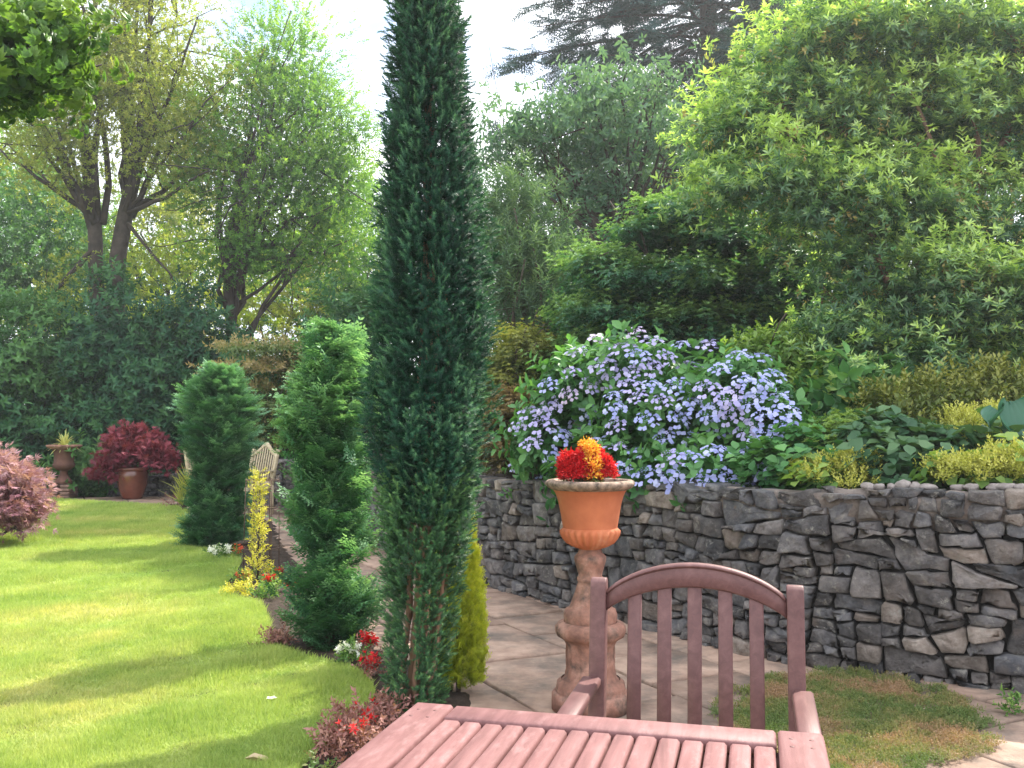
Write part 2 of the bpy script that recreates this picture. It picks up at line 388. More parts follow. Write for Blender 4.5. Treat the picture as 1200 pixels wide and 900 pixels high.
M_ALCH = leaf_mat('lady_mantle_flower', (.28, .31, .06), (.43, .44, .09), (.60, .58, .16), .35, .6)
M_HOSTA = leaf_mat('hosta_leaf', (.03, .11, .075), (.05, .16, .10), (.09, .22, .14), .25, .4, .4)
M_REDMAPLE = leaf_mat('red_maple_leaf', (.09, .012, .024), (.19, .025, .048), (.36, .08, .11), .3, .5)
M_PINKMAPLE = leaf_mat('pink_maple_leaf', (.15, .06, .08), (.31, .14, .185), (.50, .30, .34), .25, .55)
M_RED = leaf_mat('red_petal', (.26, .004, .008), (.62, .010, .018), (.88, .06, .06), .25, .5)
M_ORANGE = leaf_mat('orange_petal', (.55, .07, .03), (.75, .12, .05), (.85, .22, .10), .25, .5)
M_YELLOWRED = leaf_mat('yellow_petal', (.80, .20, .03), (.90, .48, .05), (.92, .68, .12), .25, .5)
M_WHITE = leaf_mat('white_petal', (.6, .62, .5), (.75, .76, .68), (.82, .82, .78), .2, .6)
M_HEADS = [leaf_mat('hydrangea_petal_' + n, a, b, c, .25, .6) for n, a, b, c in (
    ('blue', (.25, .28, .62), (.40, .43, .80), (.58, .60, .88)), ('violet', (.31, .29, .60), (.47, .43, .76), (.63, .58, .85)), ('lilac', (.42, .34, .60), (.58, .48, .73), (.73, .64, .82)))]
M_DRYLEAF = leaf_mat('dry_leaf', (.16, .07, .06), (.30, .14, .12), (.42, .24, .19), .2, .7)
M_SPIKE = leaf_mat('spiky_leaf', (.25, .28, .06), (.50, .50, .14), (.72, .70, .32), .3, .5)

def lawn_material(name, blade):
    m, nt, out = mat_new(name); L = nt.links.new
    n = noise(nt, .55, 5, .6); n2 = noise(nt, 3.2, 5, .65); n3 = noise(nt, 60, 3, .6)
    r = ramp(nt, [(.30, (.26, .38, .115)), (.52, (.37, .46, .155)), (.68, (.50, .50, .23))]); L(n.outputs['Fac'], r.inputs[0])
    r2 = ramp(nt, [(.3, (.85, .9, .85)), (.7, (1.12, 1.08, 1.12))]); L(n2.outputs['Fac'], r2.inputs[0])
    r3 = ramp(nt, [(.3, (.75, .8, .75)), (.7, (1.2, 1.15, 1.1))]); L(n3.outputs['Fac'], r3.inputs[0])
    c = mixc(nt, 1.0, mixc(nt, 1.0, r.outputs[0], r2.outputs[0], 'MULTIPLY'), r3.outputs[0], 'MULTIPLY')
    if blade:
        a = nt.nodes.new('ShaderNodeAttribute'); a.attribute_name = 'tint'; ra = ramp(nt, [(0, (.7, .8, .6)), (1, (1.35, 1.2, 1.2))]); L(a.outputs['Fac'], ra.inputs[0]); c = mixc(nt, 1.0, c, ra.outputs[0], 'MULTIPLY')
    p = nt.nodes.new('ShaderNodeBsdfPrincipled'); p.inputs['Roughness'].default_value = .6; p.inputs['Specular IOR Level'].default_value = .2; L(c, p.inputs['Base Color'])
    if blade:
        t = nt.nodes.new('ShaderNodeBsdfTranslucent'); L(mixc(nt, 1.0, c, (1.2, 1.25, .6), 'MULTIPLY'), t.inputs['Color']); mx = nt.nodes.new('ShaderNodeMixShader'); mx.inputs[0].default_value = .35
        L(p.outputs[0], mx.inputs[1]); L(t.outputs[0], mx.inputs[2]); L(mx.outputs[0], out.inputs[0])
    else: L(p.outputs[0], out.inputs[0])
    return m
M_LAWN = lawn_material('lawn_turf', False); M_BLADE = lawn_material('grass_blade', True)

# ------------------------------------------------------------------ the setting: ground, path, lawn, border, raised bed
def fan(poly, z):
    P = np.array([[p[0], p[1], z] for p in poly]); return P
def poly_mesh(name, poly, z, mat, sub=None):
    import bmesh
    bm = bmesh.new(); vs = [bm.verts.new((float(p[0]), float(p[1]), z)) for p in poly]; bm.faces.new(vs); bmesh.ops.triangulate(bm, faces=bm.faces[:])
    bmesh.ops.recalc_face_normals(bm, faces=bm.faces[:])
    me = bpy.data.meshes.new(name); bm.to_mesh(me); bm.free(); me.materials.append(mat)
    if me.polygons[0].normal.z < 0: me.flip_normals()
    o = bpy.data.objects.new(name, me); COL.objects.link(o); return o
g = 400.0
structure(mesh('ground', [[-g, -g, -.07], [g, -g, -.07], [g, g, -.07], [-g, g, -.07]], [np.array([[0, 1, 2, 3]])], M_WOODSOIL))

# line of the dry stone wall on the ground, from the near end outside the frame to the far bench
WALL = smooth_line([(6.2, 3.1), (4.0, 4.05), (2.58, 4.78), (1.95, 5.12), (1.45, 5.45), (1.08, 6.05), (.60, 6.75), (-.24, 8.0), (-1.66, 10.9), (-2.6, 13.0), (-3.55, 15.1), (-4.6, 17.2)], 3)
WS = np.concatenate([[0], np.cumsum(np.linalg.norm(np.diff(WALL, axis=0), axis=1))]); WL = WS[-1]
def wall_at(s):
    s = np.asarray(s, float); x = np.interp(s, WS, WALL[:, 0]); y = np.interp(s, WS, WALL[:, 1]); e = .12
    tx = np.interp(s + e, WS, WALL[:, 0]) - np.interp(s - e, WS, WALL[:, 0]); ty = np.interp(s + e, WS, WALL[:, 1]) - np.interp(s - e, WS, WALL[:, 1])
    n = unit(np.stack([-ty, tx], -1)); return np.stack([x, y], -1), -n if False else n
def wall_h(s): return np.clip(1.0 - .033 * (np.interp(s, WS, WALL[:, 1]) - 4.7), .80, 1.02)
_p, _n = wall_at(np.array([WL * .3])); OUT = 1.0 if np.dot(_n[0], np.array([0, 2.0]) - _p[0]) > 0 else -1.0

# raised bed behind the wall
ss = np.linspace(0, WL, 60); wp, wn = wall_at(ss); wn = wn * OUT; rows = []
for k, (b, dz) in enumerate([(.16, -.10), (.5, -.03), (1.2, .05), (2.5, .11), (5, .22), (10, .4), (30, .7)]):
    q = wp - wn * b; rows.append(np.column_stack([q, wall_h(ss) + dz + .03 * rng.normal(size=60)]))
V = np.concatenate(rows); q = [(k * 60 + i, k * 60 + i + 1, (k + 1) * 60 + i + 1, (k + 1) * 60 + i) for k in range(6) for i in range(59)]
structure(mesh('raised_bed_soil', V, [np.array(q)], M_SOIL, smooth=True))
def bed_z(p):
    d = np.min(np.linalg.norm(wp - np.asarray(p)[:2], axis=1)); i = np.argmin(np.linalg.norm(wp - np.asarray(p)[:2], axis=1))
    return wall_h(ss[i]) + np.interp(d, [.16, .5, 1.2, 2.5, 5, 10, 30], [-.10, -.03, .05, .11, .22, .4, .7])

# flagstone path
def slabs():
    mb = MB(); A = np.array([-.45, .893]); B = np.array([.893, .45]); o = np.array([-.186, 6.02])
    v = -7.0; k = 0
    while v < 5.5:
        w = [.69, .62, .74, .58][k % 4]; u = -6.5 + rng.uniform(0, .5)
        while u < 14:
            l = rng.uniform(.55, 1.05); cu, cv = u + l / 2, v + w / 2; c = o + A * cu + B * cv
            dw = np.min(np.linalg.norm(WALL - c, axis=1)); lf = -1.9 if c[1] < 8 else (-1.9 - (c[1] - 8) * .62)
            if 1.2 < c[1] < 20 and c[0] > lf - .5 and c[0] < 5.5:
                gap = rng.uniform(.014, .032); hz = rng.normal(0, .003); n1, n2 = 5, 4
                uu = np.linspace(-.5, .5, n1) * (l - gap); vv = np.linspace(-.5, .5, n2) * (w - gap); U, W_ = np.meshgrid(uu, vv, indexing='ij')
                U = U + rng.normal(0, .004, U.shape); W_ = W_ + rng.normal(0, .004, U.shape); top = []
                for z, sc in ((-.06, 1), (-.008, 1), (0, .985)):
                    P = o + A * (cu + U.ravel() * sc)[:, None] + B * (cv + W_.ravel() * sc)[:, None]; top.append(np.column_stack([P, np.full(len(P), z + hz) + (rng.normal(0, .0022, len(P)) if z == 0 else 0)]))
                nn = n1 * n2; Fq = [(2 * nn + i * n2 + j, 2 * nn + (i + 1) * n2 + j, 2 * nn + (i + 1) * n2 + j + 1, 2 * nn + i * n2 + j + 1) for i in range(n1 - 1) for j in range(n2 - 1)]
                rim = [i * n2 for i in range(n1)] + [(n1 - 1) * n2 + j for j in range(1, n2)] + [i * n2 + n2 - 1 for i in range(n1 - 2, -1, -1)] + [j for j in range(n2 - 2, 0, -1)]
                for t in (0, 1):
                    for a, b in zip(rim, rim[1:] + rim[:1]): Fq.append((t * nn + a, t * nn + b, (t + 1) * nn + b, (t + 1) * nn + a))
                mb.add(np.concatenate(top), [np.array(Fq)])
            u += l
        v += w; k += 1
    return mb
structure(slabs().build('path', M_SLAB))
structure(poly_mesh('path_joints', [(-9, 1), (6, 1), (6, 20), (-12, 20)], -.02, M_SOIL))

# lawn outline from the photograph
LPX = [(-420, 590), (-100, 586), (60, 584), (112, 588), (170, 591), (216, 594), (228, 612), (222, 640), (262, 650), (286, 655), (275, 672), (262, 688), (275, 699), (306, 706), (318, 730), (316, 752), (345, 766), (398, 776), (432, 794), (442, 812), (425, 836), (392, 866), (345, 905), (322, 950)]
LAWN = [tuple(on(x, y, .03)[:2]) for x, y in LPX]
LAWN = [tuple(p) for p in smooth_line(LAWN[3:], 2)]
LAWN = [tuple(on(x, y, .03)[:2]) for x, y in LPX[:3]] + LAWN + [(-.95, 1.2), (-1.0, -2), (-15, -2)]
structure(poly_mesh('lawn', LAWN, .03, M_LAWN))
edge = [on(x, y, 0)[:2] for x, y in [(215, 590), (232, 598), (318, 606), (330, 640), (350, 668), (392, 705), (432, 745), (470, 785), (548, 806), (556, 830), (560, 900)]]
BED = [tuple(p) for p in smooth_line(edge, 2)] + [(-.25, 1.2), (-2.2, 1.2), (-2.4, 4.5), (-3.4, 8), (-5.2, 12), (-5.9, 16.2)]
def border():
    n = 26000; lo = np.min(BED, 0); hi = np.max(BED, 0)
    gx, gy = np.meshgrid(np.arange(lo[0], hi[0], .09), np.arange(lo[1], hi[1], .09), indexing='ij'); P = np.column_stack([gx.ravel(), gy.ravel()])
    E = np.array(BED); z = np.where(inside(P, BED), .022, -.05) + .012 * vnoise(P, .35, 3) + rng.normal(0, .006, len(P))
    a, b = gx.shape; idx = np.arange(a * b).reshape(a, b); Q = np.stack([idx[:-1, :-1], idx[1:, :-1], idx[1:, 1:], idx[:-1, 1:]], -1).reshape(-1, 4)
    Q = Q[inside(P, BED)[Q].any(1)]
    return mesh('border_soil', np.column_stack([P, z]), [Q], M_SOIL, smooth=True)
structure(border())

def grass():
    mb = []; T = []; lo = np.array([-11.5, 3.2]); hi = np.array([.2, 17.2])
    N = 1150000; y = 3.2 + (17.2 - 3.2) * rng.random(N) ** 1.9; x = rng.uniform(-.82, .02, N) * y; P = np.column_stack([x, y]); P = P[inside(P, LAWN)]
    E = np.array(LAWN); 
    n = len(P); s = .6 + P[:, 1] / 9; h = rng.uniform(.018, .042, n) * np.clip(s, .8, 1.5) * .9; w = .0022 * s; a = rng.uniform(0, 6.28, n); ln = rng.normal(0, .5, (n, 2)) * h[:, None]
    b0 = np.column_stack([P[:, 0] - np.cos(a) * w, P[:, 1] - np.sin(a) * w, np.full(n, .028)]); b1 = np.column_stack([P[:, 0] + np.cos(a) * w, P[:, 1] + np.sin(a) * w, np.full(n, .028)])
    h = h * np.clip(1 + .35 * vnoise(P, .5, 31) + .25 * vnoise(P, .16, 32), .45, 1.7); t = np.column_stack([P + ln, .03 + h]); V = np.stack([b0, b1, t], 1).reshape(-1, 3)
    o = mesh('grass', V, [np.arange(3 * n).reshape(-1, 3)], M_BLADE, tint=np.repeat(np.clip(rng.normal(.45, .2, n) + .16 * vnoise(P, .22, 33) + .12 * vnoise(P, .9, 34), 0, 1), 3)); o['kind'] = 'stuff'; o['label'] = 'short bright green mown lawn grass'; print('grass', n)
grass()

# ------------------------------------------------------------------ dry stone walls
def stone_material():
    m, nt, out = mat_new('whinstone'); L = nt.links.new
    n = noise(nt, 11, 9, .68); r = ramp(nt, [(.30, (.034, .036, .042)), (.48, (.078, .079, .086)), (.62, (.13, .126, .127)), (.76, (.22, .205, .19))]); L(n.outputs['Fac'], r.inputs[0])
    rp = ramp(nt, [(.30, (.10, .08, .065)), (.5, (.20, .165, .14)), (.72, (.32, .27, .235))]); L(n.outputs['Fac'], rp.inputs[0])
    a = nt.nodes.new('ShaderNodeAttribute'); a.attribute_name = 'tint'; c = mixc(nt, a.outputs['Fac'], r.outputs[0], rp.outputs[0])
    g = nt.nodes.new('ShaderNodeNewGeometry'); ma = nt.nodes.new('ShaderNodeMapRange'); ma.inputs[3].default_value = .6; ma.inputs[4].default_value = 1.75; L(g.outputs['Random Per Island'], ma.inputs[0]); c = mixc(nt, 1.0, c, ma.outputs[0], 'MULTIPLY')
    n2 = noise(nt, 17, 9, .75); r2 = ramp(nt, [(.55, (0, 0, 0)), (.66, (.85, .85, .85))]); L(n2.outputs['Fac'], r2.inputs[0]); c = mixc(nt, r2.outputs[0], c, (.34, .32, .28))
    n3 = noise(nt, 4.5, 6, .65); r3 = ramp(nt, [(.56, (0, 0, 0)), (.74, (.6, .6, .6))]); L(n3.outputs['Fac'], r3.inputs[0]); c = mixc(nt, r3.outputs[0], c, (.20, .15, .12))
    p = nt.nodes.new('ShaderNodeBsdfPrincipled'); p.inputs['Roughness'].default_value = .82; p.inputs['Specular IOR Level'].default_value = .35; L(c, p.inputs['Base Color'])
    b1 = noise(nt, 24, 9, .72); b = nt.nodes.new('ShaderNodeBump'); b.inputs['Strength'].default_value = 1; b.inputs['Distance'].default_value = .04; L(b1.outputs['Fac'], b.inputs['Height']); L(b.outputs[0], p.inputs['Normal'])
    L(p.outputs[0], out.inputs[0]); return m
M_STONE = stone_material()
M_MORTAR = surf('weathered_mortar', [(.3, (.09, .075, .065)), (.55, (.20, .165, .145)), (.8, (.34, .29, .26))], 12, 8, .95, .9, 30, bdist=.02)
M_CORE = surf('wall_core', [(.3, (.012, .011, .011)), (.7, (.04, .036, .034))], 10, 6, .95, .6)
def clip_poly(P, a, b):                 # keep x with dot(a,x) <= b
    o = []; n = len(P)
    for i in range(n):
        p, q = P[i], P[(i + 1) % n]; dp, dq = a @ p - b, a @ q - b
        if dp <= 0: o.append(p)
        if dp * dq < 0: o.append(p + (q - p) * dp / (dp - dq))
    return o
def cut(P, p, d):
    nrm = np.array([-d[1], d[0]]); b = nrm @ p; return clip_poly(P, nrm, b), clip_poly(P, -nrm, -b)
def rubble(L, hfun, amin, amax, aspect=1.7, warp=.03):
    """a strip of length L split again and again by uneven, slightly sloping cuts; the stones' outlines"""
    hm = float(np.max(hfun(np.linspace(0, L, 20)))) + .03; out = []; xs = [0.0]
    while xs[-1] < L: xs.append(xs[-1] + rng.uniform(.5, 1.1))
    stack = []; tl = rng.normal(0, .10, len(xs))
    for a, b, ta, tb in zip(xs[:-1], xs[1:], tl[:-1], tl[1:]): stack.append([np.array(v) for v in ((a - ta, -.06), (b - tb, -.06), (b + tb, hm), (a + ta, hm))])
    while stack:
        P = stack.pop(); A = np.array(P)
        if len(P) < 3: continue
        ar = abs(np.sum(A[:, 0] * np.roll(A[:, 1], -1) - A[:, 1] * np.roll(A[:, 0], -1)) / 2); w, h = np.ptp(A, axis=0); c = A.mean(0)
        lim = amin + (amax - amin) * rng.random() ** 1.7
        if ar < lim and w < h * 3.0 and h < w * 1.15:
            out.append(A); continue
        if ar < amin * .8: out.append(A); continue
        if w > h * aspect * rng.uniform(.75, 1.3): d = np.array([rng.normal(0, .20), 1.0]); p = np.array([A[:, 0].min() + w * rng.uniform(.33, .67), c[1]])
        else: d = np.array([1.0, rng.normal(0, .11)]); p = np.array([c[0], A[:, 1].min() + h * rng.uniform(.33, .67)])
        stack += [q for q in cut(P, p, d / np.linalg.norm(d)) if len(q) > 2]
    cells = []
    for A in out:
        Q = []                                    # corners knocked off, edges broken, everything warped alike
        n = len(A)
        for k in range(n):
            a, b = A[k], A[(k + 1) % n]; m = max(1, int(np.linalg.norm(b - a) / .10))
            Q += [a + (b - a) * t for t in np.linspace(0, 1, m + 1)[:-1]]
        Q = np.array(Q); Q = Q + warp * np.column_stack([vnoise(Q, .30, 21), vnoise(Q, .34, 22)]) + warp * .25 * np.column_stack([vnoise(Q, .11, 23), vnoise(Q, .12, 24)])
        c = Q.mean(0); P = [q for q in Q]
        for _ in range(rng.integers(0, 3)):
            a = rng.uniform(0, 6.283); nn = np.array([math.cos(a), math.sin(a)]); ext = np.max((np.array(P) - c) @ nn); P = clip_poly(P, nn, nn @ c + ext * rng.uniform(.80, .93))
            if len(P) < 4: break
        h = float(hfun(np.clip(c[0], 0, L))) + rng.normal(0, .012)
        if len(P) > 2: P = clip_poly(P, np.array([0, 1.0]), h)
        if len(P) > 2: P = clip_poly(P, np.array([0, -1.0]), .04)
        if len(P) > 2 and np.ptp(np.array(P), axis=0).min() > .025: cells.append(np.array(P))
    return cells
def stone_mesh(mb, cell, wfun, out, gapw, bulge, back=.16, pale=0.0):
    c = cell.mean(0); P = cell
    # inset, densify, round the corners
    d = c - P; ln = np.linalg.norm(d, axis=1, keepdims=True); P = P + d / (ln + 1e-9) * np.minimum(gapw * 1.3, ln * .3)
    Q = []
    for a, b in zip(P, np.roll(P, -1, 0)):
        e = np.linalg.norm(b - a); m = max(1, int(e / .06)); Q += [a * .90 + b * .10] + [a + (b - a) * t for t in np.linspace(.10, .90, m + 1)[1:-1]] + [a * .10 + b * .90]
    Q = np.array(Q); n = len(Q)
    if n < 3: return
    size = np.sqrt(max(1e-5, abs(np.sum(cell[:, 0] * np.roll(cell[:, 1], -1) - cell[:, 1] * np.roll(cell[:, 0], -1)) / 2)))
    Q = Q + rng.normal(0, .0055, Q.shape); ex = float(np.clip(rng.normal(.0, .016), -.018, .03)); rad = max(.03, size * .55); sd = int(rng.integers(1e6))
    pl = [(rng.normal(0, .16, 2), bulge)] + [((lambda a: np.array([math.cos(a), math.sin(a)]) * rng.uniform(.2, .65))(rng.uniform(0, 6.283)), bulge * rng.uniform(.9, 1.4)) for _ in range(4)]
    def height(R):
        h = np.min([(R - c) @ a + b for a, b in pl], axis=0); return np.maximum(h, bulge * .42) + .006 * vnoise(R, .05, sd) + .004 * vnoise(R, .022, sd + 1)
    rings = []; SCS = (1.0, 1.0, .985, .93, .76, .5, .26)
    for k, sc in enumerate(SCS):
        R = c + (Q - c) * sc
        w = np.full(n, -back) if k == 0 else (np.full(n, -.004) + ex * .5 if k == 1 else height(R) * (.72 if k == 2 else .97 if k == 3 else 1) + ex)
        rings.append((R, w))
    V = []
    for R, w in rings:
        p, nn = wfun(R[:, 0]); nn = nn * out; V.append(np.column_stack([p + nn * w[:, None], R[:, 1]]))
    pc, nc = wfun(c[:1]); V.append(np.array([[*(pc[0] + nc[0] * out * (height(c[None])[0] + ex)), c[1]]])); V = np.concatenate(V); K = len(SCS) - 1
    F4 = [(k * n + i, k * n + (i + 1) % n, (k + 1) * n + (i + 1) % n, (k + 1) * n + i) for k in range(K) for i in range(n)]; m = len(rings) * n; F3 = [(K * n + i, K * n + (i + 1) % n, m) for i in range(n)]
    mb.add(V, [np.array(F4), np.array(F3)], pale)
def stone_wall():
    r = root('stone_wall', 'long dark dry stone wall curving past the path and holding up the flower bed', 'wall', (.6, 6.75, 0)); r['kind'] = 'thing'
    dark = MB()
    for c in rubble(WL, wall_h, .009, .050, 1.8, .013):
        stone_mesh(dark, c, wall_at, OUT, .005, .055, pale=1.0 if rng.random() < .13 else rng.uniform(0, .45))
    dark.build('stonework', M_STONE, r)
    s = np.linspace(0, WL, 220); p, n = wall_at(s); n = n * OUT; h = wall_h(s); rows = []
    for o, z in ((-.03, 0), (-.03, .4), (-.03, .78), (-.16, .80), (-.30, .5)):
        rows.append(np.column_stack([p + n * o, h * z if z else np.full(220, -.05)]))
    V = np.concatenate(rows); q = np.array([(k * 220 + i, k * 220 + i + 1, (k + 1) * 220 + i + 1, (k + 1) * 220 + i) for k in range(4) for i in range(219)]); mesh('core', V, [q], M_CORE, r)
    # pale mortar of the capping course, flush with the stones in places
    rows = []; nz = vnoise(s[:, None] * np.array([1, 0]), .35, 4)
    for k, (o, z) in enumerate(((-.03, .80), (.008, .86), (.016, .92), (.010, .97), (-.04, .99), (-.20, .985), (-.32, .90))):
        w = o + (.012 * vnoise(np.column_stack([s, s * 0 + k]), .25, 7) + rng.normal(0, .006, 220)) * (1 if k > 0 else 0)
        rows.append(np.column_stack([p + n * w[:, None], h * z + rng.normal(0, .006, 220) + .012 * nz]))
    V = np.concatenate(rows); q = np.array([(k * 220 + i, k * 220 + i + 1, (k + 1) * 220 + i + 1, (k + 1) * 220 + i) for k in range(6) for i in range(219)]); mesh('mortar_cap', V, [q], M_MORTAR, r)
stone_wall()

def far_wall():
    a, b = at(120, 575, 18.6), at(262, 575, 18.2); L_ = np.linalg.norm((b - a)[:2])
    r = root('low_stone_wall', 'low rough stone wall behind the red glazed pot', 'wall', (*((a + b) / 2)[:2], 0)); r['kind'] = 'thing'
    def wf(s): 
        s = np.asarray(s); p = a[:2] + (b - a)[:2] * (s / L_)[:, None]; d = (b - a)[:2] / L_; return p, np.tile(np.array([d[1], -d[0]]), (len(s), 1))
    hf = lambda s: .36 + .16 * np.clip(np.asarray(s) / L_ * 1.6 - .5, 0, 1); mb = MB()
    for c in rubble(L_, hf, .012, .05, 2.2): stone_mesh(mb, c, wf, 1, .012, .06, back=.25)
    mb.build('stonework', M_STONE, r)
far_wall()

# ------------------------------------------------------------------ garden furniture
def wood_mat(name, a, b, c, rough, worn=None):
    m, nt, out = mat_new(name); L = nt.links.new
    n = noise(nt, 7, 7, .65, mapscale=(6, .6, 6), dist=.6); r = ramp(nt, [(.28, a), (.5, b), (.74, c)]); L(n.outputs['Fac'], r.inputs[0]); col = r.outputs[0]
    n3 = noise(nt, 9, 5, .6); r3 = ramp(nt, [(.3, (.86, .84, .84)), (.7, (1.1, 1.12, 1.12))]); L(n3.outputs['Fac'], r3.inputs[0]); col = mixc(nt, 1.0, col, r3.outputs[0], 'MULTIPLY')
    if worn:
        n2 = noise(nt, 16, 7, .7, mapscale=(2.2, .8, 2)); r2 = ramp(nt, [(.52, (0, 0, 0)), (.75, (.7, .7, .7))]); L(n2.outputs['Fac'], r2.inputs[0]); col = mixc(nt, r2.outputs[0], col, worn)
    g = nt.nodes.new('ShaderNodeNewGeometry'); ma = nt.nodes.new('ShaderNodeMapRange'); ma.inputs[3].default_value = .9; ma.inputs[4].default_value = 1.1
    L(g.outputs['Random Per Island'], ma.inputs[0]); col = mixc(nt, 1.0, col, ma.outputs[0], 'MULTIPLY')
    p = nt.nodes.new('ShaderNodeBsdfPrincipled'); p.inputs['Roughness'].default_value = rough; p.inputs['Specular IOR Level'].default_value = .3; L(col, p.inputs['Base Color'])
    bn = noise(nt, 30, 6, .7, mapscale=(8, .5, 8)); b = nt.nodes.new('ShaderNodeBump'); b.inputs['Strength'].default_value = .22; b.inputs['Distance'].default_value = .003
    L(bn.outputs['Fac'], b.inputs['Height']); L(b.outputs[0], p.inputs['Normal']); L(p.outputs[0], out.inputs[0]); return m
M_TABLE = wood_mat('stained_table_wood', (.125, .056, .054), (.18, .083, .081), (.235, .12, .117), .62, (.31, .18, .175))
M_CHAIR = wood_mat('stained_chair_wood', (.10, .046, .045), (.132, .062, .059), (.17, .086, .08), .5)
M_TEAK = wood_mat('pale_weathered_wood', (.34, .27, .17), (.46, .38, .25), (.56, .47, .33), .7)
ROT = math.radians(-14.6); XD = np.array([math.cos(ROT), math.sin(ROT)]); YD = np.array([-XD[1], XD[0]])

def table():
    W_, L_ = .823, 1.5; c = np.array([.195, 1.922]) - YD * L_ / 2
    r = root('garden_table', 'reddish stained slatted wooden garden table with a plank border', 'table', (c[0], c[1], 0), rotz=ROT)
    zt = .74; th = .026; b = .084
    def piece(name, pieces, mat=M_TABLE):
        mb = MB()
        for p in pieces: mb.add(*box(*p))
        return mb.build(name, mat, r, local=True)
    for s in (-1, 1): piece('border_plank', [(s * (W_ - b) / 2, 0, zt - th / 2, b, L_, th, .005)])
    for s in (-1, 1): piece('border_plank', [(0, s * (L_ - b) / 2, zt - th / 2 - .001, W_ - 2 * b - .006, b, th, .005)])
    n = 15; iw = W_ - 2 * b - .006; sw = iw / n
    piece('slatted_panel', [(-iw / 2 + sw * (i + .5), 0, zt - th / 2 - .0015 - .0006 * (i % 3), sw - .0055, L_ - 2 * b - .008, th * .85, .0055) for i in range(n)])
    piece('apron', [(s * (W_ / 2 - .07), 0, zt - th - .043, .024, L_ - .2, .08, .003) for s in (-1, 1)] + [(0, s * (L_ / 2 - .07), zt - th - .043, W_ - .17, .024, .08, .003) for s in (-1, 1)] + [(0, y, zt - th - .02, W_ - .17, .05, .03, .003) for y in (-.3, .3)])
    for sx in (-1, 1):
        for yy in (-.70, -.685 + .03, -.35, 0, .35, .655, .70):
            for dx in (-.018, .018) if abs(yy) > .6 else (0,): MB().add(*lathe([(.0045, zt - .004), (.0045, zt + .0004), (.001, zt + .0006)], 10, center=(sx * (W_ - b) / 2 + dx, yy, 0), close=True)).build('wooden_plug', M_CHAIR, r, local=True)
    for sx in (-1, 1):
        for sy in (-1, 1): piece('leg', [(sx * (W_ / 2 - .075), sy * (L_ / 2 - .075), (zt - th) / 2, .066, .066, zt - th - .004, .006)])
table()

def rot_x(a): c, s = math.cos(a), math.sin(a); return np.array([[1, 0, 0], [0, c, -s], [0, s, c]])
def arch(x0, x1, zfun_top, zfun_bot, y, th, n=24, yfun=None):
    """a curved rail between x0 and x1"""
    xs = np.linspace(x0, x1, n); V = []
    for x in xs:
        zt, zb = zfun_top(x), zfun_bot(x); e = .006
        for (yy, zz) in ((-th / 2, zb + e), (-th / 2, zt - e), (-th / 2 + e, zt), (th / 2 - e, zt), (th / 2, zt - e), (th / 2, zb + e), (th / 2 - e, zb), (-th / 2 + e, zb)):
            V.append((x, y(zz) + yy, zz))
    q = [(i * 8 + j, (i + 1) * 8 + j, (i + 1) * 8 + (j + 1) % 8, i * 8 + (j + 1) % 8) for i in range(n - 1) for j in range(8)]
    return np.array(V), [np.array(q), np.array([list(range(8)), [(n - 1) * 8 + j for j in range(8)][::-1]])]
def chair():
    c = np.array([.480, 2.500]); r = root('garden_chair', 'reddish brown wooden armchair with arched slatted back pushed up to the table', 'chair', (c[0], c[1], 0), rotz=ROT)
    lean = lambda z: .13 * (z - .66); hw = .257
    def b(name, pieces): 
        mb = MB()
        for p in pieces: mb.add(*p)
        return mb.build(name, M_CHAIR, r, local=True)
    for s in (-1, 1):      # back posts, rounded at the top
        mb = MB(); zs = [0, .44, .66, .88, .902, .912]; ws = [.021, .021, .021, .021, .017, .008]; V = []
        for z, w in zip(zs, ws):
            y = lean(z) if z > .44 else lean(.44); 
            for sx, sy in ((-1, -1), (1, -1), (1, 1), (-1, 1)): V.append((s * hw + sx * .0215, y + sy * w * 1.15, z))
        q = [(k * 4 + i, k * 4 + (i + 1) % 4, (k + 1) * 4 + (i + 1) % 4, (k + 1) * 4 + i) for k in range(5) for i in range(4)]; V = np.array(V)
        o = mesh('back_post', V, [np.array(q), np.array([[3, 2, 1, 0], [20, 21, 22, 23]])], M_CHAIR, r, np.full(24, .5), local=True)
        bv = o.modifiers.new('edge', 'BEVEL'); bv.width = .004; bv.segments = 2; bv.limit_method = 'ANGLE'
    xin = hw - .021; zt = lambda x: .876 + .082 * (1 - (x / xin) ** 2) ** .8 if abs(x) < xin else .876
    zb = lambda x: .826 + .070 * (1 - (x / xin) ** 2) ** .85 if abs(x) < xin else .826
    b('top_rail', [arch(-xin, xin, zt, zb, lean, .026)])
    b('rail_moulding', [arch(-xin + .004, xin - .004, lambda x: zt(x) + .002, lambda x: zt(x) - .011, lambda z: lean(z) - .004, .030)])
    for i in range(5):
        x = (i - 2) * .0795; z0, z1 = .40, zb(x) + .012; zc = (z0 + z1) / 2
        b('back_slat', [box(x, lean(zc), zc, .037, .014, z1 - z0, .003, rot_x(-math.atan(.13)))])
    b('lower_rail', [box(0, lean(.40) + .0, .40, 2 * xin - .002, .026, .05, .004)])
    for s in (-1, 1):
        b('armrest', [box(s * (hw + .012), -.252, .648, .052, .44, .024, .006)])
        b('arm_support', [box(s * (hw + .008), -.40, .318, .04, .04, .634, .004)])
        b('side_rail', [box(s * hw, -.21, .40, .024, .34, .055, .003)])
    b('seat', [box(0, -.06 - i * .062, .436 + .004 * abs(i - 2.5), 2 * hw - .05, .054, .018, .004) for i in range(6)])
    b('front_rail', [box(0, -.40, .395, 2 * hw - .026, .024, .055, .003)])
chair()

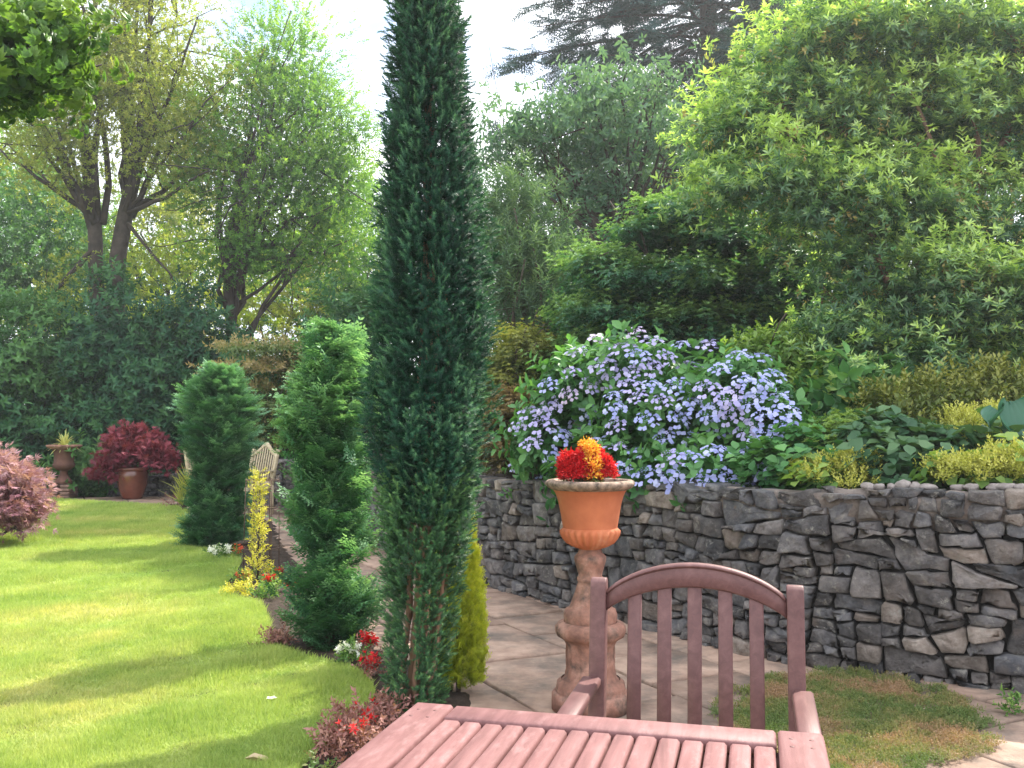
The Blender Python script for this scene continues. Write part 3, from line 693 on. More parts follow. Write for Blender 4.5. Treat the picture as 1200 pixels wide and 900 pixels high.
def camel_chair(label, loc, rz):
    r = root('arched_chair', label, 'chair', loc, 'pale arched back armchairs', rz)
    def b(name, pieces):
        mb = MB()
        for p in pieces: mb.add(*p)
        return mb.build(name, M_TEAK, r, local=True)
    lean = lambda z: .2 * max(0, z - .45); hw = .30
    for s in (-1, 1):
        b('back_post', [box(s * hw, lean(.72), .72, .05, .05, .56, .005, rot_x(-math.atan(.2))), box(s * hw, 0, .225, .05, .05, .45, .005)])
        b('armrest', [box(s * hw, -.24, .66, .06, .52, .03, .006)]); b('front_leg', [box(s * hw, -.44, .33, .05, .05, .64, .005)])
        b('side_rail', [box(s * hw, -.22, .40, .03, .40, .07, .004)])
    zt = lambda x: .97 + .13 * math.exp(-(x / .14) ** 2) - .03 * (abs(x) / hw) ** 2; xi = hw - .027
    b('top_rail', [arch(-xi, xi, zt, lambda x: zt(x) - .065, lean, .035)])
    for i in range(9):
        x = (i - 4) * .058; z1 = zt(x) - .05; zc = (.47 + z1) / 2; b('back_slat', [box(x, lean(zc), zc, .026, .016, z1 - .47, .003, rot_x(-math.atan(.2)))])
    b('lower_rail', [box(0, lean(.47), .475, 2 * xi, .03, .05, .004)])
    b('seat', [box(0, -.06 - i * .075, .44, 2 * hw - .055, .066, .022, .004) for i in range(6)]); b('front_rail', [box(0, -.44, .40, 2 * hw - .055, .03, .07, .004)])
p = at(304, 598, 14.7); camel_chair('pale wooden armchair with arched slatted back facing the clipped yew, by the path', (p[0], p[1], 0), math.radians(-38))
p = at(238, 594, 15.6); camel_chair('pale wooden armchair mostly hidden by the yew, nearer the red glazed pot', (p[0], p[1], 0), math.radians(62))

# ------------------------------------------------------------------ urns, pedestal, pots, plinth
M_TERRA = surf('terracotta', [(.3, (.36, .10, .042)), (.55, (.48, .15, .066)), (.75, (.56, .215, .11))], 5, 7, .8, .25, 40, second=(4, .60, .8, (.55, .33, .22)), bdist=.003)
M_RIM = surf('lichen_rim', [(.35, (.07, .055, .045)), (.5, (.22, .16, .12)), (.7, (.42, .30, .23))], 30, 8, .9, .6, 60, bdist=.006)
M_PINKSTONE = surf('weathered_pink_stone', [(.3, (.13, .07, .053)), (.5, (.29, .145, .105)), (.75, (.46, .27, .205))], 10, 8, .9, .7, 45, second=(9, .50, .70, (.07, .055, .045)), bdist=.008)
M_GLAZE = surf('red_brown_glaze', [(.3, (.10, .028, .018)), (.7, (.20, .06, .035))], 4, 4, .25, .05, 20, spec=.5, coat=.5)
M_TERRADARK = surf('dark_terracotta', [(.3, (.08, .036, .028)), (.7, (.16, .075, .055))], 8, 6, .85, .3, 30)
M_BRICK = surf('old_brick', [(.3, (.14, .085, .065)), (.7, (.27, .17, .13))], 9, 6, .9, .5, 30, island=.25)
M_COMPOST = surf('compost', [(.3, (.02, .014, .01)), (.7, (.07, .05, .035))], 30, 6, .95, .8, 60)
UX, UY = .372, 4.5
def pedestal():
    r = root('stone_pedestal', 'pinkish carved baluster pedestal carrying the terracotta urn', 'pedestal', (UX, UY, 0)); C_ = (UX, UY, 0); k = UY / F
    Z = lambda y: CAMZ - (y - 502) * k; px = lambda l: [(w * k, Z(y)) for w, y in l]
    b = [(0.001, 0.002), (.185, .002), (.185, .07), (.172, .085)] + px([(39, 806), (40, 800), (39, 794), (34, 790)])
    V, f = lathe(b, 40, center=C_); MB().add(V, f).build('base', M_PINKSTONE, r, True)
    relief = lambda i, a, z: 1 + .022 * np.sign(np.sin(a * 9)) * np.clip(np.abs(np.sin(a * 9)) * 3, 0, 1) * (1 if 2 <= i <= 9 else 0) + .012 * np.sin(a * 23 + z * 200) * (1 if 2 <= i <= 9 else 0)
    d = px([(33, 791), (30, 788), (29, 784), (28, 780), (28, 775), (28, 769), (28, 762), (28, 757), (28, 752), (29, 749), (31, 746), (34, 744)])
    V, f = lathe(d, 110, relief, C_); MB().add(V, f).build('carved_drum', M_PINKSTONE, r, True)
    d = px([(33, 744.5), (39, 741), (41, 736), (41, 731), (38, 727), (31, 725)]); V, f = lathe(d, 44, center=C_); MB().add(V, f).build('collar', M_PINKSTONE, r, True)
    d = px([(30, 726), (31, 722), (31, 716), (29, 711), (25, 709), (22.5, 705), (20, 698), (17, 690), (15, 683), (14, 680), (15.5, 678), (15.5, 675), (13.5, 673), (14.5, 668), (17, 660), (18.5, 655), (18.5, 651), (16, 648), (14, 646), (13, 642)])
    V, f = lathe(d, 44, lambda i, a, z: 1 + (.03 * np.cos(a * 12) if 5 <= i <= 8 else 0), C_); MB().add(V, f).build('baluster', M_PINKSTONE, r, True)
    return Z(643)
ZU = pedestal()
def urn():
    r = root('terracotta_urn', 'large bright orange terracotta urn with fluted bowl and lichened rim on the pedestal', 'urn', (UX, UY, ZU)); C_ = (UX, UY, 0); k = UY / F
    Z = lambda y: CAMZ - (y - 502) * k; px = lambda l: [(w * k, Z(y)) for w, y in l]
    d = px([(5, 643), (12, 643), (13, 641.5), (20, 639), (27, 635), (31, 630), (33.6, 625), (34.2, 621), (33, 618.5), (31.2, 617)])
    V, f = lathe(d, 168, lambda i, a, z: 1 + (.11 * (np.abs(np.cos(a * 12)) - .6) if 3 <= i <= 7 else 0), C_); MB().add(V, f).build('fluted_bowl', M_TERRA, r, True)
    d = px([(31.4, 618), (32.5, 612), (33.8, 604), (35.2, 596), (36.8, 588), (38.8, 581), (41, 576), (43.5, 572.5)]); V, f = lathe(d, 64, center=C_); MB().add(V, f).build('body', M_TERRA, r, True)
    d = px([(42.5, 573.5), (47, 571.5), (50.5, 569), (52, 566), (51.5, 563.5), (49, 562), (45, 562), (43, 563.5), (42, 568), (40, 572)])
    V, f = lathe(d, 160, lambda i, a, z: 1 + (.012 * np.abs(np.sin(a * 34)) if 1 <= i <= 3 else 0) , C_); MB().add(V, f).build('rim', M_RIM, r, True)
    V, f = lathe([(.001, Z(566) + .006), (.08, Z(566) + .004), (.172, Z(566) - .004)], 24, center=C_); V[:, 2] += rng.normal(0, .004, len(V)); MB().add(V, f).build('soil', M_COMPOST, r)
    return Z(566)
ZS = urn()

def far_urn():
    b = at(74, 586, 17.9); k = 17.9 / F; Z = lambda y: CAMZ - (y - 502) * k
    r = root('brick_plinth', 'small square plinth of old bricks under the dark far urn', 'plinth', (b[0], b[1], 0)); mb = MB(); zt = Z(567); n = 4; h = zt / n
    for i in range(n):
        for sx in (-1, 1):
            for sy in (-1, 1):
                w1, w2 = (.24, .15) if i % 2 else (.15, .24)
                mb.add(*box(b[0] + sx * (.20 - w1 / 2 + (.0 if i % 2 else 0)), b[1] + sy * (.20 - w2 / 2), h * (i + .5), w1 - .008, w2 - .008, h - .01, .008))
        mb.add(*box(b[0], b[1], h * (i + .5), .36, .36, h - .016, .004))
    mb.build('brickwork', M_BRICK, r)
    r = root('dark_urn', 'dark terracotta urn on the brick plinth at the far edge of the lawn', 'urn', (b[0], b[1], zt)); C_ = (b[0], b[1], 0)
    px = lambda l: [(w * k, Z(y)) for w, y in l]
    V, f = lathe([(.001, zt + .002)] + px([(9.5, 566.8), (9.5, 563), (7.5, 561), (5, 557), (4, 554), (4.5, 551)]), 32, center=C_); MB().add(V, f).build('foot', M_TERRADARK, r, True)
    V, f = lathe(px([(4.5, 551.5), (8, 550), (11.5, 547), (12.2, 544), (11, 542), (10.8, 535), (11.5, 529), (13.5, 526)]), 40, center=C_); MB().add(V, f).build('bowl', M_TERRADARK, r, True)
    V, f = lathe(px([(13, 526.5), (17, 525), (19.5, 523), (19.5, 521.5), (17, 521), (14, 523), (.1, 523)]), 40, center=C_); MB().add(V, f).build('rim', M_PINKSTONE, r, True)
    return np.array([b[0], b[1], Z(523)])
FU = far_urn()
def red_pot():
    b = at(155, 583, 17.7); k = 17.7 / F; Z = lambda y: CAMZ - (y - 502) * k; C_ = (b[0], b[1], 0)
    r = root('red_glazed_pot', 'wide glossy red brown glazed pot holding the red maple', 'pot', (b[0], b[1], 0)); px = lambda l: [(w * k, Z(y)) for w, y in l]
    V, f = lathe([(.001, .002), (11 * k, .002)] + px([(12, 581), (14.5, 574), (16.5, 566), (17.8, 558), (17.6, 554), (16.2, 551)]), 48, center=C_); MB().add(V, f).build('body', M_GLAZE, r, True)
    V, f = lathe(px([(16, 551.5), (18.2, 550.5), (18.8, 548.8), (18, 547.2), (16, 547), (15, 549), (.1, 550)]), 48, center=C_); MB().add(V, f).build('rim', M_GLAZE, r, True)
    return np.array([b[0], b[1], Z(549)])
RP = red_pot()

def obelisk():
    c = on(306, 676, .03); k = c[1] / F
    r = root('wire_obelisk', 'thin dark wire plant support around the golden pillar shrub', 'plant support', c); M = surf('rusty_wire', [(.3, (.05, .03, .02)), (.7, (.12, .07, .05))], 20, 4, .7, 0)
    top = .86
    for i in range(6):
        a = i * math.pi / 3 + .3; R0 = .15; P = [c + np.array([math.cos(a) * R0, math.sin(a) * R0, -.03]), c + np.array([math.cos(a) * R0 * .98, math.sin(a) * R0 * .98, top * .5]), c + np.array([math.cos(a) * R0 * .92, math.sin(a) * R0 * .92, top])]
        MB().add(*tube(P, .004, 5)).build('upright_wire', M, r)
    for z, R0 in ((.25, .15), (.60, .146), (.84, .141)):
        a = np.linspace(0, 2 * math.pi, 33); MB().add(*tube(np.column_stack([c[0] + np.cos(a) * R0, c[1] + np.sin(a) * R0, np.full(33, c[2] + z)]), .004, 5, False)).build('hoop', M, r)
obelisk()

# pebbles on the wall
M_PEB = surf('pale_pebble', [(.3, (.13, .11, .10)), (.7, (.33, .29, .27))], 14, 7, .9, .5, 40, island=.35)
def blobstone(c, r3, seed, mb):
    r = np.random.default_rng(seed); n, m = 12, 8; V = []
    for i in range(m + 1):
        for j in range(n):
            t = math.pi * i / m; a = 2 * math.pi * j / n; V.append((math.sin(t) * math.cos(a), math.sin(t) * math.sin(a), math.cos(t)))
    V = np.array(V); V = V * (1 + .24 * vnoise(V, 1.1, seed) + .08 * vnoise(V, .5, seed + 9))[:, None] * r3; q = [(i * n + j, (i + 1) * n + j, (i + 1) * n + (j + 1) % n, i * n + (j + 1) % n) for i in range(m) for j in range(n)]
    mb.add(V + c, [np.array(q)])
PEBS = [(1018, 573, 9, 5, 'round grey pebble'), (1030, 576, 8, 4, 'flat pale pebble'), (1046, 575, 7, 4, 'small grey pebble'), (1059, 575, 9, 6, 'tallest grey pebble'), (1073, 577, 8, 5, 'pinkish rounded pebble'), (1088, 577, 11, 4, 'long flat pinkish pebble'),
        (1122, 577, 9, 4, 'low brown pebble'), (1139, 575, 10, 5, 'broad grey pebble'), (1166, 576, 12, 5, 'long tapered pebble'), (1180, 573, 13, 6, 'largest rough pebble'), (1196, 576, 9, 5, 'squat pale pebble')]
for i, (x, y, rx, ry, nm) in enumerate(PEBS):
    d = np.interp(x, [1000, 1200], [5.22, 4.88]); c = at(x, y, d); s_ = WS[np.argmin(np.linalg.norm(WALL - c[:2], axis=1))]; c[2] = wall_h(s_) - .002 + ry * d / F * .8
    where = ['between the yellow mounds', 'beside the round one', 'beside the flat pale one', 'under the big lobed leaves', 'next to the tallest', 'beside the rounded pinkish one', 'under the big yellow mound', 'beside the low brown one', 'beneath the hosta', 'on the wall near the hosta', 'at the end of the row'][i]
    o = MB(); blobstone(np.zeros(3), np.array([rx * d / F, ry * d / F * 1.3, ry * d / F]), 40 + i, o); r = o.build('pebble', M_PEB, None, True); r.location = c; r.rotation_euler = (0, 0, rng.uniform(-.4, .4))
    r['label'] = f'{nm} on top of the stone wall, {where}'; r['category'] = 'pebble'; r['group'] = 'pebbles along the wall top'

# ------------------------------------------------------------------ plants
def plant(name, label, cat, base, blobs, tpls, leafm, nsub, nper, rsub, scale, group=None, barkm=None, r0=.05, nlimb=14, part='foliage', stem='stem', extra=None, fork=.35, lift=.05, trunk_to=None, **kw):
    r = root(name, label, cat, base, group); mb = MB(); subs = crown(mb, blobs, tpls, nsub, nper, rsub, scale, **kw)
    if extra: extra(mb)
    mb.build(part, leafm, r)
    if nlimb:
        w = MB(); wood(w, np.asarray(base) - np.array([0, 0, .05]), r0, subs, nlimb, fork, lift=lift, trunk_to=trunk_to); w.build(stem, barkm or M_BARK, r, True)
    return r, subs
def gz(x, d, z=0.0): p = at(x, 502, d); return np.array([p[0], p[1], z])

T_SHOOT = [t_shoot(30, .060, .0235, .0056, 66, s) for s in (1, 2, 3, 4)]
T_SHOOTW = [t_shoot(24, .10, .032, .005, 50, s) for s in (4, 5)]
T_FLAT = [t_flat(9, .16, .026, .009, s, 3, 3) for s in (1, 2, 3)]
T_FEATHER = [t_flat(7, .13, .030, .010, s, 4, 3, .6) for s in (4, 5, 6)]
T_BROAD = [t_spray(9, .20, .085, .042, 4, 55, .2, s) for s in (1, 2, 3)]
T_BROAD6 = [t_spray(9, .20, .09, .05, 6, 58, .25, s) for s in (4, 5, 6)]
T_SMALL = [t_spray(9, .10, .036, .017, 4, 52, .15, s) for s in (7, 8, 9)]
T_TINY = [t_spray(8, .05, .018, .009, 4, 50, .1, s) for s in (10, 11)]
T_LAUREL = [t_spray(10, .24, .13, .052, 6, 60, .3, s) for s in (12, 13, 14)]
T_CHERRY = [t_spray(8, .26, .125, .05, 6, 70, .35, s, .2, .35) for s in (15, 16, 17)]
T_PIERIS = [t_whorl(n_, .080, .021, e_, 6, s, 2, .5) for s, n_, e_ in ((1, 7, 74), (2, 6, 60), (3, 8, 84), (4, 5, 50), (5, 6, 92))] + [t_spray(9, .10, .075, .020, 6, 55, .2, s, .4) for s in (51, 52, 53)]
T_SMALLWHORL = [t_whorl(6, .045, .017, 72, 4, s, 2, .4) for s in (4, 5, 6)]
T_HYDL = [t_spray(6, .16, .125, .072, 6, 68, .25, s) for s in (18, 19, 20)]
T_WILLOW = [t_spray(12, .26, .12, .018, 4, 48, .3, s, .3, .05) for s in (21, 22, 23)]
T_FIR = [t_flat(9, .70, .10, .034, s, 4, 4, .3, .2) for s in (7, 8, 9)]
def t_lobed(seed, R_, lobes=7, w=.2):      # a dissected maple leaf: narrow lobes from one point
    t = Tpl(); r = np.random.default_rng(seed)
    for i in range(lobes):
        a = (i - (lobes - 1) / 2) * .42; l = R_ * (1 - .09 * abs(i - (lobes - 1) / 2)) * r.uniform(.85, 1.1); t.leaf_at([0, 0, 0], [math.sin(a), r.normal(0, .12), math.cos(a)], [0, 1, 0], l, l * w, 4, .2, .15, r.normal(0, .06))
    return t.done()
T_MAPLE = [t_lobed(s, .085) for s in (1, 2, 3)]
T_MAPLEBIG = [t_lobed(s, .10, 6, .16) for s in (4, 5, 6)]

# --- columnar yew in the border, in front of the path
def column_yew():
    d = 4.36; k = d / F; b = on(497, 838, .02); b = np.array([at(497, 500, d)[0], d, .02])
    r = root('columnar_yew', 'tall narrow dark green columnar yew rising beyond the table corner', 'yew tree', b)
    ys = [-260, -200, -120, 0, 100, 200, 300, 400, 500, 560, 610, 650, 720, 800, 840]; lft = [500, 488, 478, 464, 452, 446, 438, 439, 427, 442, 449, 450, 447, 449, 452]; rgt = [504, 512, 520, 532, 550, 563, 571, 576, 573, 566, 553, 548, 540, 528, 522]
    zz = np.array([CAMZ - (y - 502) * k for y in ys])[::-1]; cx = (np.array(lft) + np.array(rgt))[::-1] / 2; hw = (np.array(rgt) - np.array(lft))[::-1] / 2 * k - .022
    CX = lambda z: (np.interp(z, zz, cx) - 600) * k; HW = lambda z: np.interp(z, zz, hw)
    up, lo, st = MB(), MB(), MB()
    # upright bunched branches, each a ridge of brushy shoots
    nb = 430
    for i in range(nb):
        z0 = .55 + (zz[-1] - .75) * rng.random(); a = rng.uniform(0, 2 * math.pi); L_ = rng.uniform(.14, .50); f = rng.uniform(.66, .93); n = int(L_ * 78)
        t = np.linspace(0, 1, n); z = z0 + L_ * t; rad = (f + .13 * np.sin(t * 3.1) + .05 * t) * HW(z); rad = np.where(t > .9, rad * .97, rad)
        if rng.random() < .06: rad = rad + .05 * t
        aa = a + rng.normal(0, .04) * t; P = np.column_stack([CX(z) + rad * np.cos(aa), b[1] + rad * np.sin(aa), z]) + rng.normal(0, .011, (n, 3))
        ax = np.column_stack([np.cos(aa) * .85, np.sin(aa) * .85, np.full(n, .65)]) + rng.normal(0, .45, (n, 3))
        tb = rng.normal(.42, .17); (up if z0 > .82 else lo)
        scatter(up if z0 + L_ * .3 > .98 else lo, T_SHOOT, P, ax, rng.uniform(.7, 1.1, n), tb + .34 * (t - .55) + rng.normal(0, .08, n))
    n = 9000; z = zz[-1] * rng.random(n) ** .9 * .97; a = rng.uniform(0, 6.28, n); rad = HW(z) * rng.uniform(.3, .82, n); P = np.column_stack([CX(z) + rad * np.cos(a), b[1] + rad * np.sin(a), z]); g_ = z > .9
    scatter(up, T_SHOOT, P[g_], np.column_stack([np.cos(a), np.sin(a), np.full(n, .5)])[g_] + rng.normal(0, .4, (g_.sum(), 3)), 1.1, .15)  # core shoots tinted dark, painting in the shade between the ridges
    n = 4600; z = rng.uniform(.03, 1.1, n); a = rng.uniform(0, 6.28, n); rad = HW(z) * rng.uniform(.45, 1.0, n); P = np.column_stack([CX(z) + rad * np.cos(a), b[1] + rad * np.sin(a), z]); g_ = np.sin(a * 5 + z * 3) > -.6; P, a = P[g_], a[g_]; n = len(P)
    scatter(lo, T_SHOOT, P, np.column_stack([np.cos(a), np.sin(a), np.full(n, .7)]) + rng.normal(0, .35, (n, 3)), rng.uniform(.55, .85, n), rng.normal(.42, .15, n))
    for i in range(7):
        a = i * 2.4; R0 = rng.uniform(.04, .15); z = np.linspace(.0, 1.2 if i % 2 else 2.6, 14); rr = np.minimum(R0 + .02 * z, HW(z) * .62) * np.where(z > 1.0, np.maximum(.3, 1 - (z - 1.0) * .6), 1); P = np.column_stack([CX(z) + rr * np.cos(a + .1 * z), b[1] + rr * np.sin(a + .1 * z), z]) + rng.normal(0, .008, (14, 3))
        st.add(*tube(P, np.linspace(.013, .006, 14), 7))
    zc = np.linspace(0, zz[-1] - .5, 12); st.add(*tube(np.column_stack([CX(zc), np.full(12, b[1]), zc]), np.linspace(.04, .015, 12), 9))
    up.build('foliage', M_YEW, r); o = lo.build('lower_foliage', M_YEWLOW, r); o['label'] = 'thin yellowish lower foliage with bare stems showing'; st.build('stem', M_YEWBARK, r, True)
column_yew()

def conifer_shrub(label, base, d, prof, mat, tpls, nshoot, sc, spread, up=.55, seed=0, long=0):
    """prof: (py, left px, right px); an upright conifer with branches reaching out of a dark middle"""
    k = d / F; r = root('conifer_shrub', label, 'conifer', base); ys = np.array([p[0] for p in prof])[::-1]; zz = CAMZ - (ys - 502) * k
    cx = np.array([(p[1] + p[2]) / 2 for p in prof])[::-1]; hw = np.array([(p[2] - p[1]) / 2 for p in prof])[::-1] * k * .78 - .035; hw = np.maximum(hw, .02); mb, st = MB(), MB()
    ax0 = lambda z: (np.interp(z, zz, cx) - 600) * k
    zc = np.linspace(0, zz[-1] - .08, 10); st.add(*tube(np.column_stack([ax0(zc), np.full(10, base[1]), zc]), np.linspace(.035, .006, 10), 7))
    nb = int(nshoot / 22)
    for i in range(nb):
        z = zz[0] + .05 + (zz[-1] - zz[0] - .14) * rng.random() ** .95; a = rng.uniform(0, 6.283); R0 = np.interp(z, zz, hw) * rng.uniform(.55, 1.08)
        top = z > zz[-1] - .5
        if long and top and rng.random() < .5: R0 *= 1.15
        P0 = np.array([ax0(z), base[1], z - R0 * up * .6]); P1 = np.array([ax0(z) + R0 * math.cos(a), base[1] + R0 * math.sin(a), z + R0 * up * .25]); m = 22; t = rng.uniform(.25, 1.0, m)
        dv = P1 - P0; P = P0 + dv * t[:, None] + rng.normal(0, spread, (m, 3)) * np.array([1, 1, .55]); A = unit(dv) * .9 + rng.normal(0, .42, (m, 3)) * np.array([1, 1, .6]) + np.array([0, 0, up * .25])
        tb = rng.normal(.46, .13) + (.16 if z > zz[-1] - .55 else 0) + .10 * math.cos(a - .8)  # cosine term paints the sunward side lighter
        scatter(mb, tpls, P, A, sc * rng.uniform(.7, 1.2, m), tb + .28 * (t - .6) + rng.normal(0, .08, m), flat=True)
        if i % 2 == 0: st.add(*tube(limb_path(P0, P0 + dv * .95, 5, .05, .03), np.linspace(.010, .004, 5), 5))
    if long:
        for i in range(90):
            z = zz[-1] - rng.uniform(.0, .62); a = rng.uniform(0, 6.283); R0 = np.interp(z, zz, hw) * rng.uniform(.95, 1.3) + .06; m = 7; t = np.linspace(.55, 1.05, m); P = np.column_stack([ax0(z) + R0 * t * math.cos(a), base[1] + R0 * t * math.sin(a), z + .05 * t]) + rng.normal(0, .008, (m, 3))
            scatter(mb, tpls, P, np.tile([math.cos(a), math.sin(a), .25], (m, 1)) + rng.normal(0, .12, (m, 3)), .8, np.clip(.55 + .4 * (t - .5) + rng.normal(0, .08, m), 0, 1), flat=True)
    mb.build('foliage', mat, r); st.build('trunk', M_BARK, r, True); return r
p = on(254, 641, .02)
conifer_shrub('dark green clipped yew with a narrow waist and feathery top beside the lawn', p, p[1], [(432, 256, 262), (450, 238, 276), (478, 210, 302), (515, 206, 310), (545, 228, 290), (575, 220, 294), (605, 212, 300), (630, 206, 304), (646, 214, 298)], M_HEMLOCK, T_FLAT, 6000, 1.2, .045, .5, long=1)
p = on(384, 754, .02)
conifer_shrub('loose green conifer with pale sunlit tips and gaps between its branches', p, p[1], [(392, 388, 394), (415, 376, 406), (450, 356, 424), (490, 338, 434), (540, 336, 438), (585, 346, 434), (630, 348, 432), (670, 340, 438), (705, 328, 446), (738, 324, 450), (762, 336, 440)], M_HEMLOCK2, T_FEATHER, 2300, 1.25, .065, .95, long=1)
p = on(537, 806, .02); k = p[1] / F
def golden(base, d):
    r = root('golden_conifer', 'bright yellow green young conifer tucked behind the columnar yew', 'conifer', base); mb = MB(); n = 4200; z = rng.random(n) ** .9 * 1.0; prof_w = np.interp(z, [0, .15, .35, .6, .85, 1.0], [.10, .125, .125, .09, .045, .01]); a = rng.uniform(0, 6.283, n); rr = prof_w * np.sqrt(rng.uniform(.25, 1.05, n))
    P = np.column_stack([base[0] + rr * np.cos(a), base[1] + rr * np.sin(a), .03 + z]); A = np.column_stack([np.cos(a) * .5, np.sin(a) * .5, np.full(n, .9)]) + rng.normal(0, .25, (n, 3))
    scatter(mb, T_FEATHER, P, A, rng.uniform(.3, .5, n), np.clip(.25 + .55 * z + .12 * np.cos(a - .7) + rng.normal(0, .12, n), 0, 1)); mb.build('foliage', M_GOLDCON, r)  # sun-facing side given a lighter tint, sunlight put into the colour
    s = MB(); s.add(*tube(np.array([[base[0], base[1], 0], [base[0], base[1], .9]]), [.014, .004], 6)); s.build('trunk', M_BARK, r, True)
golden(p, p[1])
p = on(302, 684, .03)
def pillar(base):
    r = root('golden_pillar_shrub', 'thin bright yellow pillar shrub growing inside the wire obelisk', 'shrub', base); mb = MB(); n = 270; z = rng.random(n) ** 1.15 * .92; w = np.interp(z, [0, .15, .35, .6, .9], [.11, .07, .035, .03, .01]); a = rng.uniform(0, 6.28, n); P = np.column_stack([base[0] + w * np.cos(a) * rng.uniform(.3, 1, n), base[1] + w * np.sin(a), base[2] + z]) + rng.normal(0, .012, (n, 3))
    scatter(mb, T_SMALL, P, np.column_stack([np.cos(a), np.sin(a), np.full(n, .7)]) + rng.normal(0, .3, (n, 3)), rng.uniform(.45, .8, n), .5 + .2 * rng.normal(size=n)); mb.build('foliage', M_GOLDLEAF, r)
    s = MB(); s.add(*tube(np.array([[base[0], base[1], 0], [base[0] + .01, base[1], .93]]), [.010, .004], 6)); s.build('stem', M_BARKDARK, r, True)
pillar(p)

# --- maples
p = on(0, 640, .03); d = p[1]
plant('pink_maple', 'pinkish purple weeping maple mound spreading on the lawn edge', 'maple', (p[0] - .1, d, .03), [blob(-18, 590, d, 58, 55, .6)], T_MAPLEBIG, M_PINKMAPLE, 270, 26, .085, .85, mode='droop', sbias=.95, lower=-.5, tbase=.55, squash=.7, nlimb=14, r0=.05, barkm=M_BARKDARK)
bl = [blob(158, 532, 17.7, 36, 20, .5), blob(158, 515, 17.7, 25, 14, .4), blob(132, 545, 17.6, 14, 16, .3), blob(186, 540, 17.6, 15, 18, .3), blob(122, 560, 17.5, 9, 12, .2)]
plant('red_maple', 'deep crimson cutleaf maple growing in the glazed pot', 'maple', RP, bl, T_MAPLE, M_REDMAPLE, 110, 22, .10, 1.25, mode='droop', tbase=.4, nlimb=12, r0=.04, barkm=M_BARKDARK, lower=-.45)

# --- woodland trees behind the lawn
def tree(label, base, blobs, tpls, mat, nsub, nper, rsub, scale, r0, nlimb=22, name='broadleaf_tree', group='woodland trees', **kw):
    return plant(name, label, 'tree', base, blobs, tpls, mat, nsub, nper, rsub, scale, group, kw.pop('bark', M_BARKDARK), r0, nlimb, 'crown', 'trunk', **kw)
D2 = 21.0
def multi():
    b = gz(128, D2); r = root('multi_stemmed_tree', 'tall thin leaved tree with many bare upright stems from a forked trunk', 'tree', b, 'woodland trees'); w = MB(); tips = []
    fork1, fork2 = at(112, 262, D2), at(146, 250, D2 + .2); T0 = at(120, 400, D2); T1 = at(138, 400, D2)
    base1, base2 = b + np.array([-.15, 0, -.05]), b + np.array([.2, .05, -.05])
    w.add(*tube(smooth_line([base1, T0, at(112, 330, D2), fork1, at(100, 190, D2), at(96, 90, D2)], 2), np.interp(np.linspace(0, 1, len(smooth_line(np.zeros((6, 3)), 2))), [0, .35, .6, 1], [.25, .17, .15, .05]), 10)); w.add(*tube(smooth_line([base2, T1, at(134, 330, D2), fork2, at(168, 170, D2 + .2), at(182, 60, D2 + .2)], 2), np.interp(np.linspace(0, 1, len(smooth_line(np.zeros((6, 3)), 2))), [0, .35, .6, 1], [.27, .19, .17, .05]), 10))
    ends = [(8, 168), (-10, 60), (38, 60), (58, -40), (78, -90), (98, -120), (112, -60), (128, -130), (142, -100), (160, -120), (176, -60), (188, -110), (205, -20), (222, 60), (240, 120), (262, 160), (232, 20), (60, 120), (20, 110), (150, -160)]
    for i, (x, y) in enumerate(ends):
        f = fork1 if x < 118 else fork2; e = at(x, y, D2 + rng.normal(0, 1.1)); P = limb_path(f + rng.normal(0, .08, 3), e, 9, .07, .025, -.04 if y > 100 else -.01); r1 = rng.uniform(.05, .085); w.add(*tube(P, np.linspace(r1, .018, 9), 7)); tips.append(P)
        for _ in range(9):
            j = rng.integers(3, 9); q = P[j] + rng.normal(0, 1, 3) * np.array([.75, .75, .5]) + np.array([0, 0, .35]); Q = limb_path(P[j], q, 5, .1, .04); w.add(*tube(Q, np.linspace(.022, .006, 5), 5)); tips.append(Q)
    for e, s, rr in (((40, 372), (112, 290), .07), ((60, 345), (118, 285), .05), ((205, 330), (150, 262), .05), ((0, 175), (105, 250), .07), ((245, 200), (150, 250), .06)):
        P = limb_path(at(*s, D2), at(*e, D2 - .6), 8, .1, .03); w.add(*tube(P, np.linspace(rr, .02, 8), 7)); tips.append(P)
    mb = MB(); A = np.concatenate([t[len(t) // 2:] for t in tips]); n = 14500; P = A[rng.integers(0, len(A), n)] + rng.normal(0, .36, (n, 3)); hgt = (P[:, 2] - 6) / 8
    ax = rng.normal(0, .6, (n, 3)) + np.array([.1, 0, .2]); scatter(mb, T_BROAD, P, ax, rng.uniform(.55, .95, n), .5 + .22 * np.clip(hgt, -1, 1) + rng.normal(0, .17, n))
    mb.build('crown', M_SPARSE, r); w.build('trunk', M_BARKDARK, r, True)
multi()
D3 = 21.5
bl = [blob(335, 75, D3, 55, 62, 1.2), blob(300, 150, D3, 75, 70, 1.5), blob(375, 150, D3, 52, 62, 1.2), blob(345, 220, D3, 80, 55, 1.4), blob(400, 205, D3 + .4, 32, 50, .9), blob(255, 230, D3, 55, 48, 1.2), blob(300, 290, D3, 75, 38, 1.2), blob(235, 165, D3 + .5, 40, 55, 1), blob(390, 285, D3 + .3, 45, 45, 1)]
tree('full leafy bright green tree with a dark leaning trunk beside the multi stemmed one', gz(263, D3), bl, T_BROAD, M_BROAD, 460, 30, .38, .82, .17, 30, trunk_to=at(272, 300, D3), tbase=.42, tup=.5, lift=.02)
